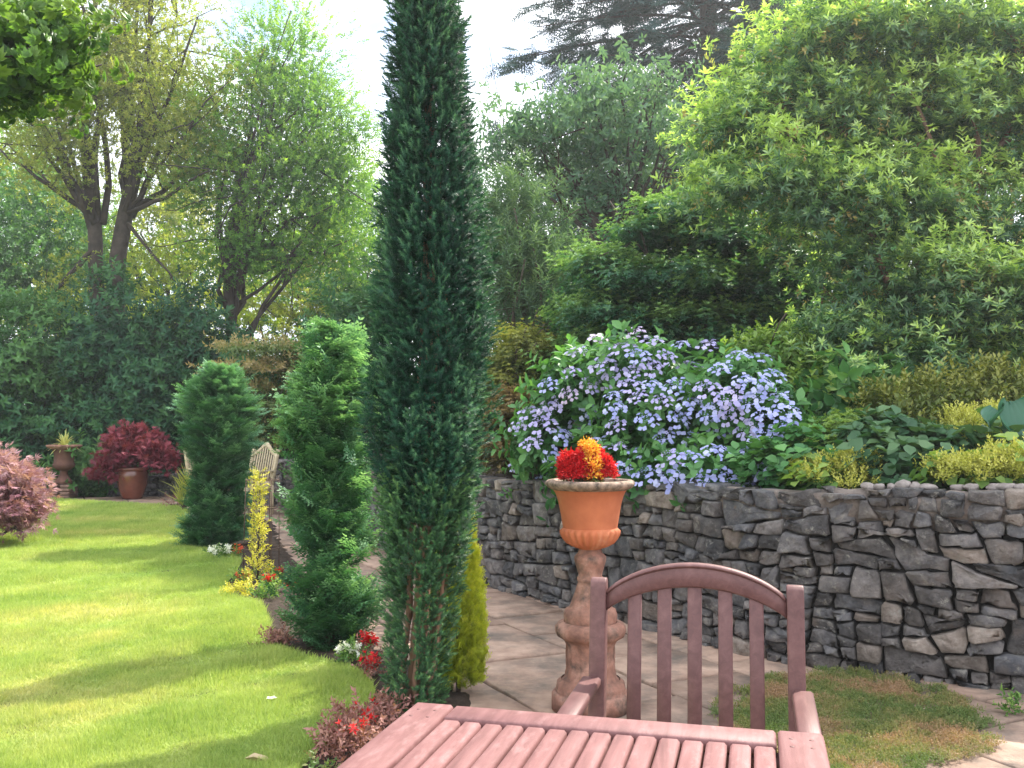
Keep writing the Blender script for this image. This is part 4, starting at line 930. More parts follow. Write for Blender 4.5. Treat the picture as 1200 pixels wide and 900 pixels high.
# more trees deeper in the wood, sunlit through their leaves
wood_spec = [
    ('full green tree standing beyond the lawn side bushes', -160, 24, [(-160, 280, 90, 110), (-260, 320, 100, 100), (-90, 330, 70, 90)], M_MIDLEAF),
    ('tall soft green tree in the far wood beside the multi stemmed trunk', 60, 31, [(50, 270, 75, 70), (20, 200, 50, 60), (120, 300, 60, 60)], M_BROAD),
    ('tall yellow green tree in the far wood between the two trunks', 215, 31, [(210, 280, 55, 60), (190, 210, 35, 50)], M_SPARSE),
    ('tall green tree in the far wood beside the columnar yew', 410, 30, [(415, 270, 45, 60), (350, 300, 70, 50)], M_BROAD),
    ('young lime green tree behind the multi stemmed trunk', 205, 30, [(200, 330, 42, 60), (180, 390, 45, 40)], M_LIME),
    ('lime green thicket tree between the two dark trunks', 330, 32, [(320, 360, 70, 60), (260, 380, 40, 45)], M_LIME),
    ('mid green tree closing the wood at the lawn corner', 20, 27, [(15, 300, 75, 85), (60, 250, 45, 50), (-50, 330, 70, 120)], M_MIDLEAF),
    ('sparse yellowish tree behind the leafy tree', 390, 29, [(400, 340, 55, 62), (370, 390, 50, 40)], M_SPARSE),
    ('dark mid green tree behind the columnar yew', 450, 26, [(440, 310, 50, 75), (460, 380, 60, 60), (425, 400, 40, 50)], M_MIDLEAF),
    ('green tree filling the gap under the cherry', 610, 22, [(600, 250, 62, 60), (660, 290, 70, 50), (570, 310, 50, 60)], M_MIDLEAF),
    ('shaded green tree behind the tiered shrub', 740, 19, [(730, 300, 70, 52), (800, 265, 75, 62), (690, 350, 60, 50)], M_MIDLEAF),
    ('pale backlit tree behind the pieris', 960, 18, [(960, 160, 110, 110), (880, 230, 80, 90), (1020, 260, 110, 120)], M_SPARSE),
    ('green tree behind the top corner of the pieris', 1160, 17, [(1150, 110, 95, 110), (1240, 180, 100, 160), (1120, 260, 100, 100)], M_MIDLEAF),
    ('soft yellow green tree deep behind the leafy tree', 120, 33, [(110, 345, 90, 60), (60, 390, 60, 50)], M_LIME)]
for lb, x, d, bs, m in wood_spec:
    area = sum(b[2] * b[3] for b in bs) * (d / F) ** 2; z = 0 if x < 480 else 1.5
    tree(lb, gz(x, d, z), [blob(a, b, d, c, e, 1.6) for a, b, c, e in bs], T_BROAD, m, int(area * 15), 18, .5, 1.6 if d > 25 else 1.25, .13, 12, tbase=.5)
# dark laurels at the wood's edge
for lb, x, y, rx, ry, d, m in [
    ('dark evergreen bush at the base of the multi stemmed tree', 128, 400, 62, 78, 19.3, M_LAUREL), ('broad dark evergreen bush behind the red maple', 172, 480, 72, 66, 18.9, M_LAUREL), ('tall dark evergreen bush behind the clipped yew', 232, 420, 55, 85, 19.4, M_LAUREL),
    ('big leafy green bush at the far lawn corner', 22, 440, 66, 92, 18.6, M_MIDLEAF), ('low dark bush behind the dark urn', 92, 520, 55, 50, 18.7, M_LAUREL), ('dark bush behind the pale armchairs', 285, 500, 55, 62, 18.6, M_LAUREL), ('shaded bush beyond the pink maple', -60, 500, 85, 105, 17.6, M_LAUREL), ('small green bush between the dark urn and glazed pot', 108, 553, 22, 18, 18.0, M_MIDLEAF), ('dark bush between the loose conifer and columnar yew', 418, 440, 48, 92, 15.5, M_LAUREL), ('dark bush reaching over the far wall', 350, 520, 42, 60, 17.0, M_LAUREL), ('tall dark bush at the lawn side, well beyond the pink maple', -200, 440, 95, 120, 17.0, M_LAUREL), ('broad dark bush at the far side of the lawn', -390, 440, 110, 120, 16.5, M_LAUREL)]:
    area = rx * ry * (d / F) ** 2; d += .9; b = blob(x, y, d, rx, ry, min(.8, rx * d / F)); z = 0 if x < 330 else .7
    plant('evergreen_bush', lb, 'bush', gz(x, d, z), [b, blob(x + rng.uniform(-15, 15), y + ry * .35, d + .2, rx * .9, ry * .75, .9)], T_LAUREL, m, int(55 + area * 34), 14, .26, .95, 'bushes along the wood', M_BARKDARK, .06, 10, tbase=.42, lower=-1)
# tiered viburnum
bl = [blob(330, 412, 16.5, 62, 10, .8), blob(310, 440, 16.3, 50, 10, .8), blob(370, 432, 16.5, 55, 14, .8), blob(330, 468, 16.4, 68, 16, .9), blob(300, 500, 16.4, 50, 26, .8), blob(385, 480, 16.4, 40, 40, .8)]
plant('tiered_viburnum', 'light green shrub in flat tiers with bronze tinged tops behind the clipped yew', 'shrub', gz(340, 16.5, .3), bl, T_SMALL, M_VIB, 130, 34, .2, 2.0, None, M_BARKDARK, .05, 12, mode='flat', squash=.18, tbase=.5, tup=.5)

# --- trees and shrubs in the raised bed
def bedpt(x, d):
    p = gz(x, d); p[2] = bed_z(p) - .02; return p
DC = 13.0
bl = [blob(605, 150, DC, 42, 24, 1), blob(660, 140, DC, 58, 30, 1.2), blob(722, 135, DC, 60, 36, 1.2), blob(600, 175, DC, 42, 26, 1), blob(670, 175, DC, 70, 34, 1.2), blob(745, 185, DC, 62, 48, 1.2), blob(700, 225, DC, 55, 30, 1), blob(780, 140, DC, 42, 50, 1)]
plant('cherry_tree', 'dark green cherry tree with drooping leaves against the bright sky', 'tree', bedpt(735, DC), bl, T_CHERRY, M_CHERRY, 120, 15, .24, .70, None, M_BARKDARK, .12, 26, 'crown', 'trunk', mode='droop', trunk_to=at(728, 262, DC), squash=.4, tbase=.45)
def fir():
    d = 24.0; b = bedpt(835, d); b[2] = 1.8; r = root('fir_tree', 'tall blue green fir with layered drooping boughs behind the cherry', 'tree', b); mb, w = MB(), MB()
    w.add(*tube(np.array([b, b + [0, 0, 8], b + [0, 0, 17]]), [.38, .28, .05], 10))
    for z in np.arange(4.6, 17, .46):
        n = 9; Lb = np.interp(z, [4, 9, 12, 17], [4.8, 5.0, 4.3, .8])
        for i in range(n):
            a = rng.uniform(0, 6.283); L_ = Lb * rng.uniform(.75, 1.15); P0 = b + np.array([0, 0, z]); t = np.linspace(0, 1, 8); P = P0 + np.column_stack([np.cos(a) * L_ * t, np.sin(a) * L_ * t, L_ * (.10 * t - .42 * t ** 2 + .16 * t ** 3)]); w.add(*tube(P, np.linspace(.05, .012, 8), 5))
            m = int(L_ * 9); tt = rng.uniform(.22, 1.0, m); Q = np.column_stack([np.interp(tt, t, P[:, j]) for j in range(3)]) + rng.normal(0, .12, (m, 3)); sd = rng.choice([-1, 1], m)
            A = np.column_stack([np.cos(a) * .7 - np.sin(a) * sd * .7, np.sin(a) * .7 + np.cos(a) * sd * .7, np.full(m, -.35)]) + rng.normal(0, .22, (m, 3)); scatter(mb, T_FIR, Q, A, rng.uniform(.7, 1.15, m), rng.normal(.45, .16, m), flat=True)
    mb.build('crown', M_FIR, r); w.build('trunk', M_BARKDARK, r, True)
fir()
# grey green buddleia-like shrub
bl = [blob(608, 270, 11.0, 45, 55, .7), blob(618, 340, 10.8, 50, 60, .8), blob(590, 310, 11, 32, 60, .6), blob(640, 370, 10.8, 36, 42, .6)]
plant('grey_green_shrub', 'greyish green narrow leaved shrub with pale seed heads beside the columnar yew', 'shrub', bedpt(612, 10.9), bl, T_WILLOW, M_BUDD, 110, 15, .18, .72, None, M_BARK, .05, 16, mode='up', tbase=.42)
# tiered dark shrub
bl = [blob(735, 285, 9.4, 55, 20, .7), blob(800, 262, 9.4, 70, 24, .8), blob(850, 290, 9.2, 60, 28, .7), blob(705, 325, 9.3, 52, 26, .7), blob(775, 330, 9.1, 72, 24, .8), blob(860, 345, 9.1, 72, 32, .8), blob(720, 372, 9.2, 58, 26, .7), blob(800, 385, 9.1, 82, 24, .8), blob(880, 395, 9.1, 55, 32, .7), blob(910, 330, 9.2, 45, 60, .7), blob(760, 420, 9.2, 110, 40, .6)]
plant('tiered_evergreen', 'wide dense dark green shrub in soft horizontal layers above the hydrangea', 'shrub', bedpt(800, 9.4), bl, T_SMALLWHORL, M_TIER, 330, 40, .16, 1.25, None, M_BARKDARK, .07, 16, mode='up', squash=.35, tbase=.40, tup=.62)
# azaleas
plant('azalea', 'olive green twiggy azalea above the bronze one beside the columnar yew', 'shrub', bedpt(612, 9.4), [blob(612, 425, 9.4, 46, 36, .5), blob(596, 455, 9.3, 32, 30, .4)], T_SMALLWHORL, M_AZALEA, 110, 26, .10, .95, 'azaleas', M_BARK, .03, 14, mode='up', squash=.5, tbase=.5, tup=.5)
plant('azalea', 'bronze brown azalea low over the wall next to the hydrangea', 'shrub', bedpt(604, 8.7), [blob(602, 495, 8.7, 40, 34, .4), blob(606, 532, 8.6, 38, 26, .4)], T_SMALLWHORL, M_AZBROWN, 110, 26, .09, .85, 'azaleas', M_BARK, .03, 14, mode='up', squash=.5, tbase=.42, tup=.7)
# pieris
DP = 7.2
PB = [(915, 85, 52, 42), (960, 40, 60, 45), (1010, 60, 70, 60), (1090, 40, 75, 55), (1170, 55, 70, 65), (848, 165, 56, 48), (910, 140, 70, 62), (990, 150, 75, 62), (1075, 140, 72, 66), (1160, 160, 72, 72), (880, 220, 62, 52), (960, 240, 72, 55), (1050, 240, 75, 58), (1140, 260, 80, 64), (1000, 320, 62, 52), (1090, 340, 78, 58), (1180, 350, 72, 72), (985, 390, 48, 48), (1060, 420, 66, 48), (1150, 430, 74, 52), (1260, 120, 80, 120), (1260, 320, 80, 130), (985, 445, 42, 30), (1000, 480, 50, 26), (1080, 480, 60, 30), (1170, 490, 60, 30)]
PB = [blob(x, y, DP + (.35 if y < 200 else 0) - (.25 if y > 330 else 0), rx, ry, .62) for x, y, rx, ry in PB]
def pieris():
    b = bedpt(1085, DP + .1); r = root('pieris_shrub', 'very large pieris with yellow green new leaf whorls and reddish brown limbs', 'shrub', b); mb = MB(); w = MB()
    crown(mb, [(c_ + np.array([0, 0, .1]), r_ * 1.12) for c_, r_ in PB[:12] + PB[20:21]], T_PIERIS, 170, 11, .085, .85, mode='up', sbias=1.0, tbase=.7, tup=.4, jit=.4)
    subs = crown(mb, [(c_, r_ * .95) for c_, r_ in PB], T_PIERIS, 700, 25, .14, .80, mode='up', sbias=.62, tbase=.42, tup=.5, squash=.75, jit=.45, tsub=.2)
    hi = np.array([s for s in subs if s[2] > 3.2]); n = 420; P = hi[rng.integers(0, len(hi), n)] + rng.normal(0, .12, (n, 3)) + np.array([0, 0, .07]); scatter(mb, T_PIERIS, P, rng.normal(0, .3, (n, 3)) + np.array([0, 0, 1]), rng.uniform(.8, 1.25, n), rng.uniform(.8, 1, n))
    mb.build('foliage', M_PIERIS, r)
    sd = MB(); pk = subs[(subs[:, 2] > 2.2) & (rng.random(len(subs)) < .42)]; n = len(pk) * 6; P = np.repeat(pk, 6, 0) + rng.normal(0, .12, (n, 3)); scatter(sd, T_TINY, P, rng.normal(0, .5, (n, 3)) + np.array([0, 0, -.7]), rng.uniform(1.2, 2.4, n), rng.uniform(.2, .9, n)); sd.build('seed_tassels', M_PIERISSEED, r)
    limbs = [[(1090, 520), (1075, 440), (1040, 330), (985, 255), (940, 190), (905, 120)], [(1095, 520), (1100, 420), (1105, 320), (1110, 260), (1095, 170), (1060, 90)], [(1100, 520), (1125, 400), (1140, 270), (1160, 190), (1185, 150), (1210, 80)], [(1085, 520), (1050, 430), (1000, 380), (960, 330)], [(1110, 520), (1180, 420), (1230, 330), (1260, 200)], [(1040, 330), (1010, 250), (990, 160), (985, 80)], [(1105, 320), (1140, 270), (1150, 180), (1130, 90)]]
    for i, L_ in enumerate(limbs):
        P = smooth_line([at(x, y, DP + .42 + rng.normal(0, .12) - (.3 if y < 300 else .15)) if j else (b + [rng.normal(0, .08), 0, -.05] if y > 500 else at(x, y, DP - .2)) for j, (x, y) in enumerate(L_)], 2); w.add(*tube(P, np.linspace(.050 if i < 5 else .026, .008, len(P)), 8))
        for _ in range(16):
            q = P[rng.integers(len(P) // 3, len(P))]; e = subs[np.argsort(np.linalg.norm(subs - q, axis=1))[rng.integers(3, 30)]]; w.add(*tube(limb_path(q, e, 5, .12, .04), np.linspace(.013, .004, 5), 5))
    w.build('limb', M_BARKRED, r, True)
pieris()

# --- fill planting in the raised bed behind the flowering shrubs
for lb, x, y, rx, ry, d, m, tp in [
    ('dark shrub under the tiered evergreen, behind the hydrangea', 770, 440, 120, 50, 10.4, M_LAUREL, T_BROAD6), ('dark green shrub filling behind the pieris trunk', 1010, 440, 110, 70, 9.4, M_LAUREL, T_BROAD6), ('dark green shrub behind the hosta', 1190, 450, 110, 80, 9.0, M_LAUREL, T_BROAD6),
    ('mid green shrub behind the bronze azalea', 640, 470, 70, 70, 12.0, M_MIDLEAF, T_BROAD6), ('shaded bush in the gap beyond the azaleas', 560, 440, 60, 90, 13.5, M_LAUREL, T_LAUREL), ('deep green bush beyond the tiered evergreen', 900, 380, 120, 80, 13.0, M_LAUREL, T_LAUREL), ('deep green bush beyond the pieris', 1120, 380, 150, 90, 13.0, M_LAUREL, T_LAUREL), ('deep green bush under the cherry tree', 700, 390, 110, 70, 14.0, M_LAUREL, T_LAUREL)]:
    area = rx * ry * (d / F) ** 2; b = bedpt(x, d)
    plant('evergreen_bush', lb, 'bush', b, [blob(x, y, d, rx, ry, .8), blob(x + 15, y + ry * .5, d + .1, rx, ry * .7, .8)], tp, m, int(50 + area * 42), 14, .22, .85, 'bushes in the raised bed', M_BARKDARK, .05, 8, tbase=.42, lower=-1)

# --- hydrangea with its flower heads
HB = [(690, 452, 7.5, 72, 46), (642, 512, 7.6, 42, 42), (742, 425, 7.2, 52, 30), (780, 482, 6.95, 82, 56), (862, 462, 6.65, 62, 50), (900, 502, 6.45, 36, 46), (722, 545, 7.0, 72, 34), (830, 548, 6.5, 82, 34), (900, 545, 6.3, 40, 26)]
HBL = [blob(x, y, d, rx, ry, .45) for x, y, d, rx, ry in HB]
def t_head(seed):
    r = np.random.default_rng(seed); t = Tpl(); R0 = .078
    for i in range(11):
        a = 2 * math.pi * i / 11 + r.normal(0, .2); q = R0 * r.uniform(.72, 1.08); c = np.array([q * math.cos(a), q * math.sin(a), r.normal(0, .008) - q * q * 2.2]); nrm = unit(np.array([math.cos(a) * .35, math.sin(a) * .35, 1]) + r.normal(0, .22, 3)); b0 = r.uniform(0, 1.5); dt = r.normal(.05, .18)
        e1 = unit(np.cross(nrm, [1, .2, 0])); e2 = np.cross(nrm, e1)
        for k in range(4):
            g_ = b0 + k * math.pi / 2; t.leaf_at(c, e1 * math.cos(g_) + e2 * math.sin(g_), nrm, .0185 * r.uniform(.85, 1.1), .0185, 6, .1, .05, dt, .7)
    for i in range(6):
        a = 2 * math.pi * i / 6 + r.normal(0, .3); q = R0 * r.uniform(.3, .55); c = np.array([q * math.cos(a), q * math.sin(a), .006 - q * q * 2]); nrm = unit(np.array([math.cos(a) * .2, math.sin(a) * .2, 1]) + r.normal(0, .2, 3)); b0 = r.uniform(0, 1.5); dt = r.normal(.05, .18); e1 = unit(np.cross(nrm, [1, .2, 0])); e2 = np.cross(nrm, e1)
        for k in range(4):
            g_ = b0 + k * math.pi / 2; t.leaf_at(c, e1 * math.cos(g_) + e2 * math.sin(g_), nrm, .0175 * r.uniform(.85, 1.1), .0175, 6, .1, .05, dt, .7)
    for i in range(46):
        a = r.uniform(0, 6.283); q = R0 * .72 * math.sqrt(r.random()); c = np.array([q * math.cos(a), q * math.sin(a), .004 - q * q * 2]); t.leaf_at(c, [r.normal(), r.normal(), .8], [0, 0, 1], .010, .008, 4, .1, 0, r.normal(-.12, .18))
    return t.done()
def hydrangea():
    b = bedpt(765, 7.1); r = root('hydrangea', 'wide lacecap hydrangea covered in blue and lilac flower heads above the wall', 'shrub', b); mb, w = MB(), MB()
    subs = crown(mb, [(c_ - np.array([0, 0, .07]), r_ * .72) for c_, r_ in HBL], T_HYDL, 320, 11, .085, .72, mode='out', sbias=.8, tbase=.42, tup=.4, lower=-.9, squash=.8)
    P = []                                   # leaves hanging over the wall
    for i in range(34): P.append(at(rng.uniform(690, 800), rng.uniform(552, 582), rng.uniform(6.35, 6.6)))
    scatter(mb, T_HYDL, np.array(P), rng.normal(0, .4, (34, 3)) + np.array([-.2, -.9, .1]), .65, rng.normal(.42, .14, 34)); mb.build('foliage', M_HYD, r); wood(w, b - [0, 0, .05], .03, subs, 34, .12, .006, lift=.08); w.build('stem', M_BARK, r, True)
    H = [t_head(s) for s in range(4)]; data = {}
    dome = [(600, 500), (625, 470), (650, 425), (690, 395), (750, 388), (800, 400), (865, 405), (915, 425), (930, 470), (922, 520), (890, 565), (770, 570), (700, 552), (640, 565), (604, 545)]
    got = []; parts = 0
    for gapd in (34, 27, 22):
        for _ in range(900):
            if parts >= 100: break
            x, y = rng.uniform(595, 935), rng.uniform(385, 572)
            if not inside(np.array([[x, y]]), dome)[0]: continue
            if y > 505 and rng.random() < .45: continue
            if any((x - a) ** 2 + ((y - b_) * 1.45) ** 2 < gapd ** 2 for a, b_ in got): continue
            li = (700 - x) / 110 + (440 - y) / 60 + (.5 if y > 545 else 0); cm = 2 if li > .55 + rng.normal(0, .25) else (1 if li > -.9 + rng.normal(0, .5) else 0)
            o, dv = np.array([0, 0, CAMZ]), ray(x, y); best = None
            for c, rr in HBL:
                oo, dd = (o - c) / rr, dv / rr; A, B_, C_ = dd @ dd, 2 * oo @ dd, oo @ oo - 1; D = B_ * B_ - 4 * A * C_
                if D > 0:
                    t = (-B_ - math.sqrt(D)) / (2 * A)
                    if best is None or t < best[0]: best = (t, c, rr)
            if best is None:
                d = np.interp(x, [600, 930], [7.6, 6.4]); P0 = at(x, y, d); nrm = np.array([0, -.4, 1.0])
            else:
                P0 = o + dv * best[0]; nrm = unit((P0 - best[1]) / best[2] ** 2); P0 = P0 - dv / np.linalg.norm(dv) * .13
            nrm = unit(nrm * .55 + np.array([0, -.42, .85]) + rng.normal(0, .16, 3)); v = rng.integers(4); mi = cm if rng.random() < .7 else int(np.clip(cm + rng.choice([-1, 1]), 0, 2))
            if (v, mi) not in data:
                m_ = MB(); m_.add(H[v].V, H[v].F, np.clip(.5 + H[v].dt, 0, 1)); ob = m_.build('flower_head', M_HEADS[mi], r, local=True); data[(v, mi)] = ob.data
            else:
                ob = bpy.data.objects.new('flower_head', data[(v, mi)]); COL.objects.link(ob); ob.parent = r
            ob.location = P0 - np.array(r.location); ob.rotation_euler = Vector(nrm).to_track_quat('Z', 'Y').to_euler(); ob.scale = [rng.uniform(.85, 1.25)] * 3
            got.append((x, y)); parts += 1
hydrangea()

# --- perennials along the wall top
plant('leafy_shrub', 'fresh green leafy shrub rising behind the blue end of the hydrangea', 'shrub', bedpt(905, 7.2), [blob(895, 432, 7.3, 42, 24, .3), blob(925, 450, 7.1, 34, 44, .3), blob(940, 490, 6.8, 30, 40, .3)], T_BROAD6, M_BRIGHT, 75, 12, .09, .55, None, M_BARK, .02, 10, mode='up', tbase=.5)
plant('sedum', 'pale green sedum with flat topped bud heads between the hydrangea and yellow mound', 'perennial', bedpt(985, 6.0), [blob(985, 505, 6.0, 30, 22, .2), blob(960, 530, 5.9, 34, 24, .2), blob(1005, 535, 6.0, 26, 20, .2)], T_SMALLWHORL, M_BRIGHT, 46, 16, .05, .8, None, M_BARK, .012, 8, mode='up', squash=.4, tbase=.55)
plant('broad_leaved_shrub', 'low shrub with broad drooping glossy leaves under the pieris', 'shrub', bedpt(1000, 6.9), [blob(1000, 462, 6.8, 52, 22, .3), blob(975, 480, 6.8, 35, 22, .3)], T_HYDL, M_HYD, 40, 10, .09, 1.0, None, M_BARK, .02, 8, mode='droop', tbase=.5)
plant('olive_shrub', 'olive green fine leaved shrub between the sedum and hosta', 'shrub', bedpt(1095, 6.2), [blob(1055, 490, 6.1, 36, 28, .25), blob(1110, 485, 6.2, 45, 32, .3), blob(1085, 520, 6.1, 62, 26, .3), blob(1150, 470, 6.3, 30, 30, .25)], T_SMALL, M_AZALEA, 90, 18, .07, 1.25, None, M_BARK, .018, 12, mode='up', tbase=.45, tup=.5)
T_ROUND = [t_spray(4, .10, .11, .105, 6, 74, .2, s, .1) for s in (31, 32, 33)]
plant('lobed_leaf_perennial', 'dark bluish green perennial with large flat lobed leaves behind the pebbles', 'perennial', bedpt(1060, 5.6), [blob(1060, 550, 5.55, 52, 24, .2), blob(1030, 520, 5.8, 38, 24, .2), blob(1110, 540, 5.6, 40, 24, .2), blob(1195, 545, 5.4, 40, 22, .2)], T_ROUND, M_BIGLEAF, 90, 8, .06, .72, None, M_BARK, .01, 0, mode='up', tbase=.45)
plant('leafy_perennial', 'dark leafy low perennial on the wall top below the hydrangea end', 'perennial', bedpt(915, 5.85), [blob(905, 552, 5.9, 40, 22, .2), blob(945, 545, 5.8, 26, 26, .2)], T_ROUND, M_HYD, 50, 8, .06, .6, None, M_BARK, .01, 0, mode='up', tbase=.45)
def alchemilla(label, bl, n, sc=1.0):
    d = bl[0][2]; r = root('lady_mantle', label, 'perennial', bedpt(bl[0][0], d), 'frothy yellow green perennials'); f, g_ = MB(), MB(); B_ = [blob(x, y, dd, rx, ry, .16) for x, y, dd, rx, ry in bl]
    crown(f, B_, T_TINY, n, 20, .030 * sc, 1.15 * sc, mode='up', sbias=.9, tbase=.5, tup=.3, squash=.7, lower=-.3); crown(g_, [(c - [0, 0, .03], rr * .85) for c, rr in B_], T_ROUND, 14, 6, .05, .6, mode='up', tbase=.5)
    f.build('flower_froth', M_ALCH, r); g_.build('foliage', M_BRIGHT, r)
alchemilla('rounded yellow green frothy mound at the wall edge left of the pebbles'.replace(' left of the', ' before the first of the'), [(985, 562, 5.5, 40, 17), (1000, 552, 5.55, 26, 18), (950, 556, 5.6, 14, 10)], 62)
alchemilla('largest yellow green frothy mound spilling over the wall beneath the hosta', [(1155, 556, 5.15, 50, 20), (1110, 560, 5.2, 18, 14), (1195, 552, 5.05, 26, 20)], 80)
alchemilla('airy yellow green froth standing between the olive shrub and hosta', [(1130, 515, 5.7, 20, 26), (1155, 500, 5.8, 22, 20), (1165, 520, 5.7, 18, 14)], 44)
def hosta():
    b = bedpt(1200, 5.45); r = root('hosta', 'blue green hosta with huge ribbed leaves at the bed edge by the pieris', 'perennial', b)
    for (x, y, L_, W_, yaw, pit, rl) in [(1184, 470, .27, .24, -1.5, -1.1, .1), (1212, 490, .24, .2, -.9, -.7, 0), (1170, 480, .18, .13, -2.4, -.35, .2), (1196, 540, .24, .19, -1.9, -.25, 0), (1230, 500, .26, .2, -.6, -.5, 0), (1150, 535, .2, .16, -2.6, -.2, 0)]:
        n, m = 14, 17; V = []
        for i in range(n):
            t = i / (n - 1); wd = W_ / 2 * (math.sin(math.pi * min(1, t * .92 + .06) ** .72)) ** .8
            for j in range(m):
                u = (j / (m - 1) - .5) * 2; V.append((L_ * t, u * wd, .05 * (1 - abs(u)) * -1 * W_ + .007 * math.cos(u * 26) + .25 * W_ * abs(u) ** 2 - .22 * L_ * t * t))
        V = np.array(V); R_ = np.array(Matrix.Rotation(yaw, 3, 'Z') @ Matrix.Rotation(-pit, 3, 'Y') @ Matrix.Rotation(rl, 3, 'X')); q = [(i * m + j, (i + 1) * m + j, (i + 1) * m + j + 1, i * m + j + 1) for i in range(n - 1) for j in range(m - 1)]
        P0 = at(x, y, 5.4); mesh('leaf', V @ R_.T + P0, [np.array(q)], M_HOSTA, r, np.full(len(V), rng.uniform(.35, .7)), True); s = MB(); s.add(*tube(limb_path(b, P0, 5, .05, .0), .006, 5)); s.build('stalk', M_HOSTA, r, True)
hosta()

# --- thyme-like ground cover on the paving
def thyme():
    poly = [on(x, y)[:2] for x, y in [(845, 812), (905, 795), (985, 786), (1060, 796), (1130, 818), (1172, 850), (1180, 880), (1110, 898), (1000, 925), (900, 935), (850, 870), (830, 838)]]; poly = smooth_line(poly + [poly[0]], 2)[:-1]; lo, hi = np.min(poly, 0), np.max(poly, 0)
    P = rng.uniform(lo, hi, (36000, 2)); P = P[inside(P, poly)]; nz = vnoise(P, .22, 9) + .5 * vnoise(P, .07, 10); cc = (lo + hi) / 2; ed = np.min(np.linalg.norm(P[:, None] - np.array(poly)[None], axis=2), axis=1); P = P[(ed + .10 * nz > rng.uniform(-.02, .13, len(P))) & ((nz > -.8) | (rng.random(len(P)) < .3))]; n = len(P); nz = vnoise(P, .22, 9); n2 = vnoise(P, .30, 12) + .5 * vnoise(P, .09, 13)
    t = np.clip(.45 + .55 * n2 + rng.normal(0, .1, n), 0, 1); mb = MB(); scatter(mb, T_TINY, np.column_stack([P, .006 + .012 * np.clip(nz, 0, 1)]), rng.normal(0, .5, (n, 3)) + np.array([0, 0, .9]), rng.uniform(.35, .65, n), t)
    m = leaf_mat('thyme_leaf', (.11, .17, .05), (.22, .23, .08), (.36, .23, .14), .25, .7); o = mb.build('ground_cover', m); o['kind'] = 'stuff'; o['label'] = 'low green and reddish creeping plants over the paving'
thyme()

# --- bedding plants in the border
def bedding(label, x, y, w, h, leafm, petal, nleaf=60, npet=26, group='bedding plants in the border', tl=None, psc=.8, z=.03, name='bedding_plant'):
    b = on(x, y, z); k = b[1] / F; W_, H_ = w * k / 2, h * k; r = root(name, label, 'flowering plant' if petal else 'plant', b, group); f, g_ = MB(), MB()
    P = b + rng.normal(0, 1, (nleaf, 3)) * np.array([W_ * .5, W_ * .5, 0]) + np.column_stack([np.zeros((nleaf, 2)), rng.uniform(.05, .7, nleaf) * H_]); scatter(f, tl or T_SMALL, P, rng.normal(0, .6, (nleaf, 3)) + np.array([0, 0, .5]), rng.uniform(.5, .9, nleaf), rng.normal(.5, .2, nleaf)); f.build('foliage', leafm, r)
    if petal:
        Q = b + np.clip(rng.normal(0, 1, (npet, 3)), -1.6, 1.6) * np.array([W_ * .5, W_ * .5, 0]) + np.column_stack([np.zeros((npet, 2)), rng.uniform(.55, 1.0, npet) * H_]); scatter(g_, T_SMALLWHORL, Q, rng.normal(0, .45, (npet, 3)) + np.array([0, -.3, .8]), psc * rng.uniform(.6, 1.0, npet), rng.normal(.5, .2, npet)); g_.build('bloom', petal, r)
bedding('bright red begonia behind the white one, against the columnar yew', 431, 768, 18, 24, M_DRYLEAF, M_RED, 20, 14)
bedding('bright red begonia nearest the lawn edge, under the columnar yew', 436, 794, 20, 22, M_DRYLEAF, M_RED, 20, 16)
bedding('white flowered alyssum at the foot of the loose conifer', 409, 777, 32, 20, M_BRIGHT, M_WHITE, 50, 26, psc=.6)
bedding('white flowered clump at the foot of the clipped yew', 257, 655, 26, 13, M_BRIGHT, M_WHITE, 40, 26, psc=.9)
bedding('small red flowered plant beside the white clump by the clipped yew', 279, 655, 12, 14, M_BRIGHT, M_ORANGE, 20, 8)
bedding('orange red flowers in front of the wire obelisk', 284, 684, 22, 14, M_BRIGHT, M_ORANGE, 40, 10)
bedding('red flowers just right of the golden pillar shrub'.replace('just right of', 'on the path side of'), 318, 692, 22, 18, M_BRIGHT, M_RED, 40, 14)
bedding('small red flowers behind the golden pillar shrub', 328, 679, 16, 14, M_BRIGHT, M_RED, 20, 8)
bedding('small red flowers against the loose conifer', 340, 692, 14, 12, M_BRIGHT, M_RED, 20, 8)
bedding('pale green leafy clump at the tip of the bed by the obelisk', 284, 697, 42, 12, M_GOLDLEAF, None, 70)
bedding('yellow green low clump in front of the golden pillar shrub', 310, 700, 36, 14, M_BRIGHT, None, 60)
bedding('dry pinkish brown plant at the corner of the loose conifer', 324, 757, 30, 16, M_DRYLEAF, None, 70)
bedding('bronze leaved plant with a red bloom by the table corner', 432, 862, 60, 30, M_DRYLEAF, M_RED, 110, 4, tl=T_SMALL)
bedding('withered reddish plant between the lawn and the table', 400, 884, 60, 36, M_DRYLEAF, M_RED, 130, 3, tl=T_SMALL)
bedding('tall sparse withered stems at the lawn edge', 402, 858, 30, 40, M_DRYLEAF, None, 34, tl=T_SMALL)
bedding('dry reddish plant under the columnar yew', 455, 842, 36, 24, M_DRYLEAF, None, 70)
bedding('pale yellow green leaves poking out beside the table edge', 374, 905, 26, 16, M_VIB, None, 12, tl=T_SMALL)
bedding('low green plant at the foot of the wall beyond the loose conifer', 432, 650, 34, 20, M_BRIGHT, None, 60, z=0)
bedding('small green weed at the foot of the wall', 1192, 838, 22, 16, M_BRIGHT, None, 24, z=0)
bedding('reddish dry tuft on the patio edge by the yew', 203, 593, 26, 16, M_DRYLEAF, None, 50, group='plants on the far patio')
bedding('green plant at the foot of the low stone wall', 232, 590, 20, 20, M_MIDLEAF, None, 40, group='plants on the far patio', tl=T_BROAD6)

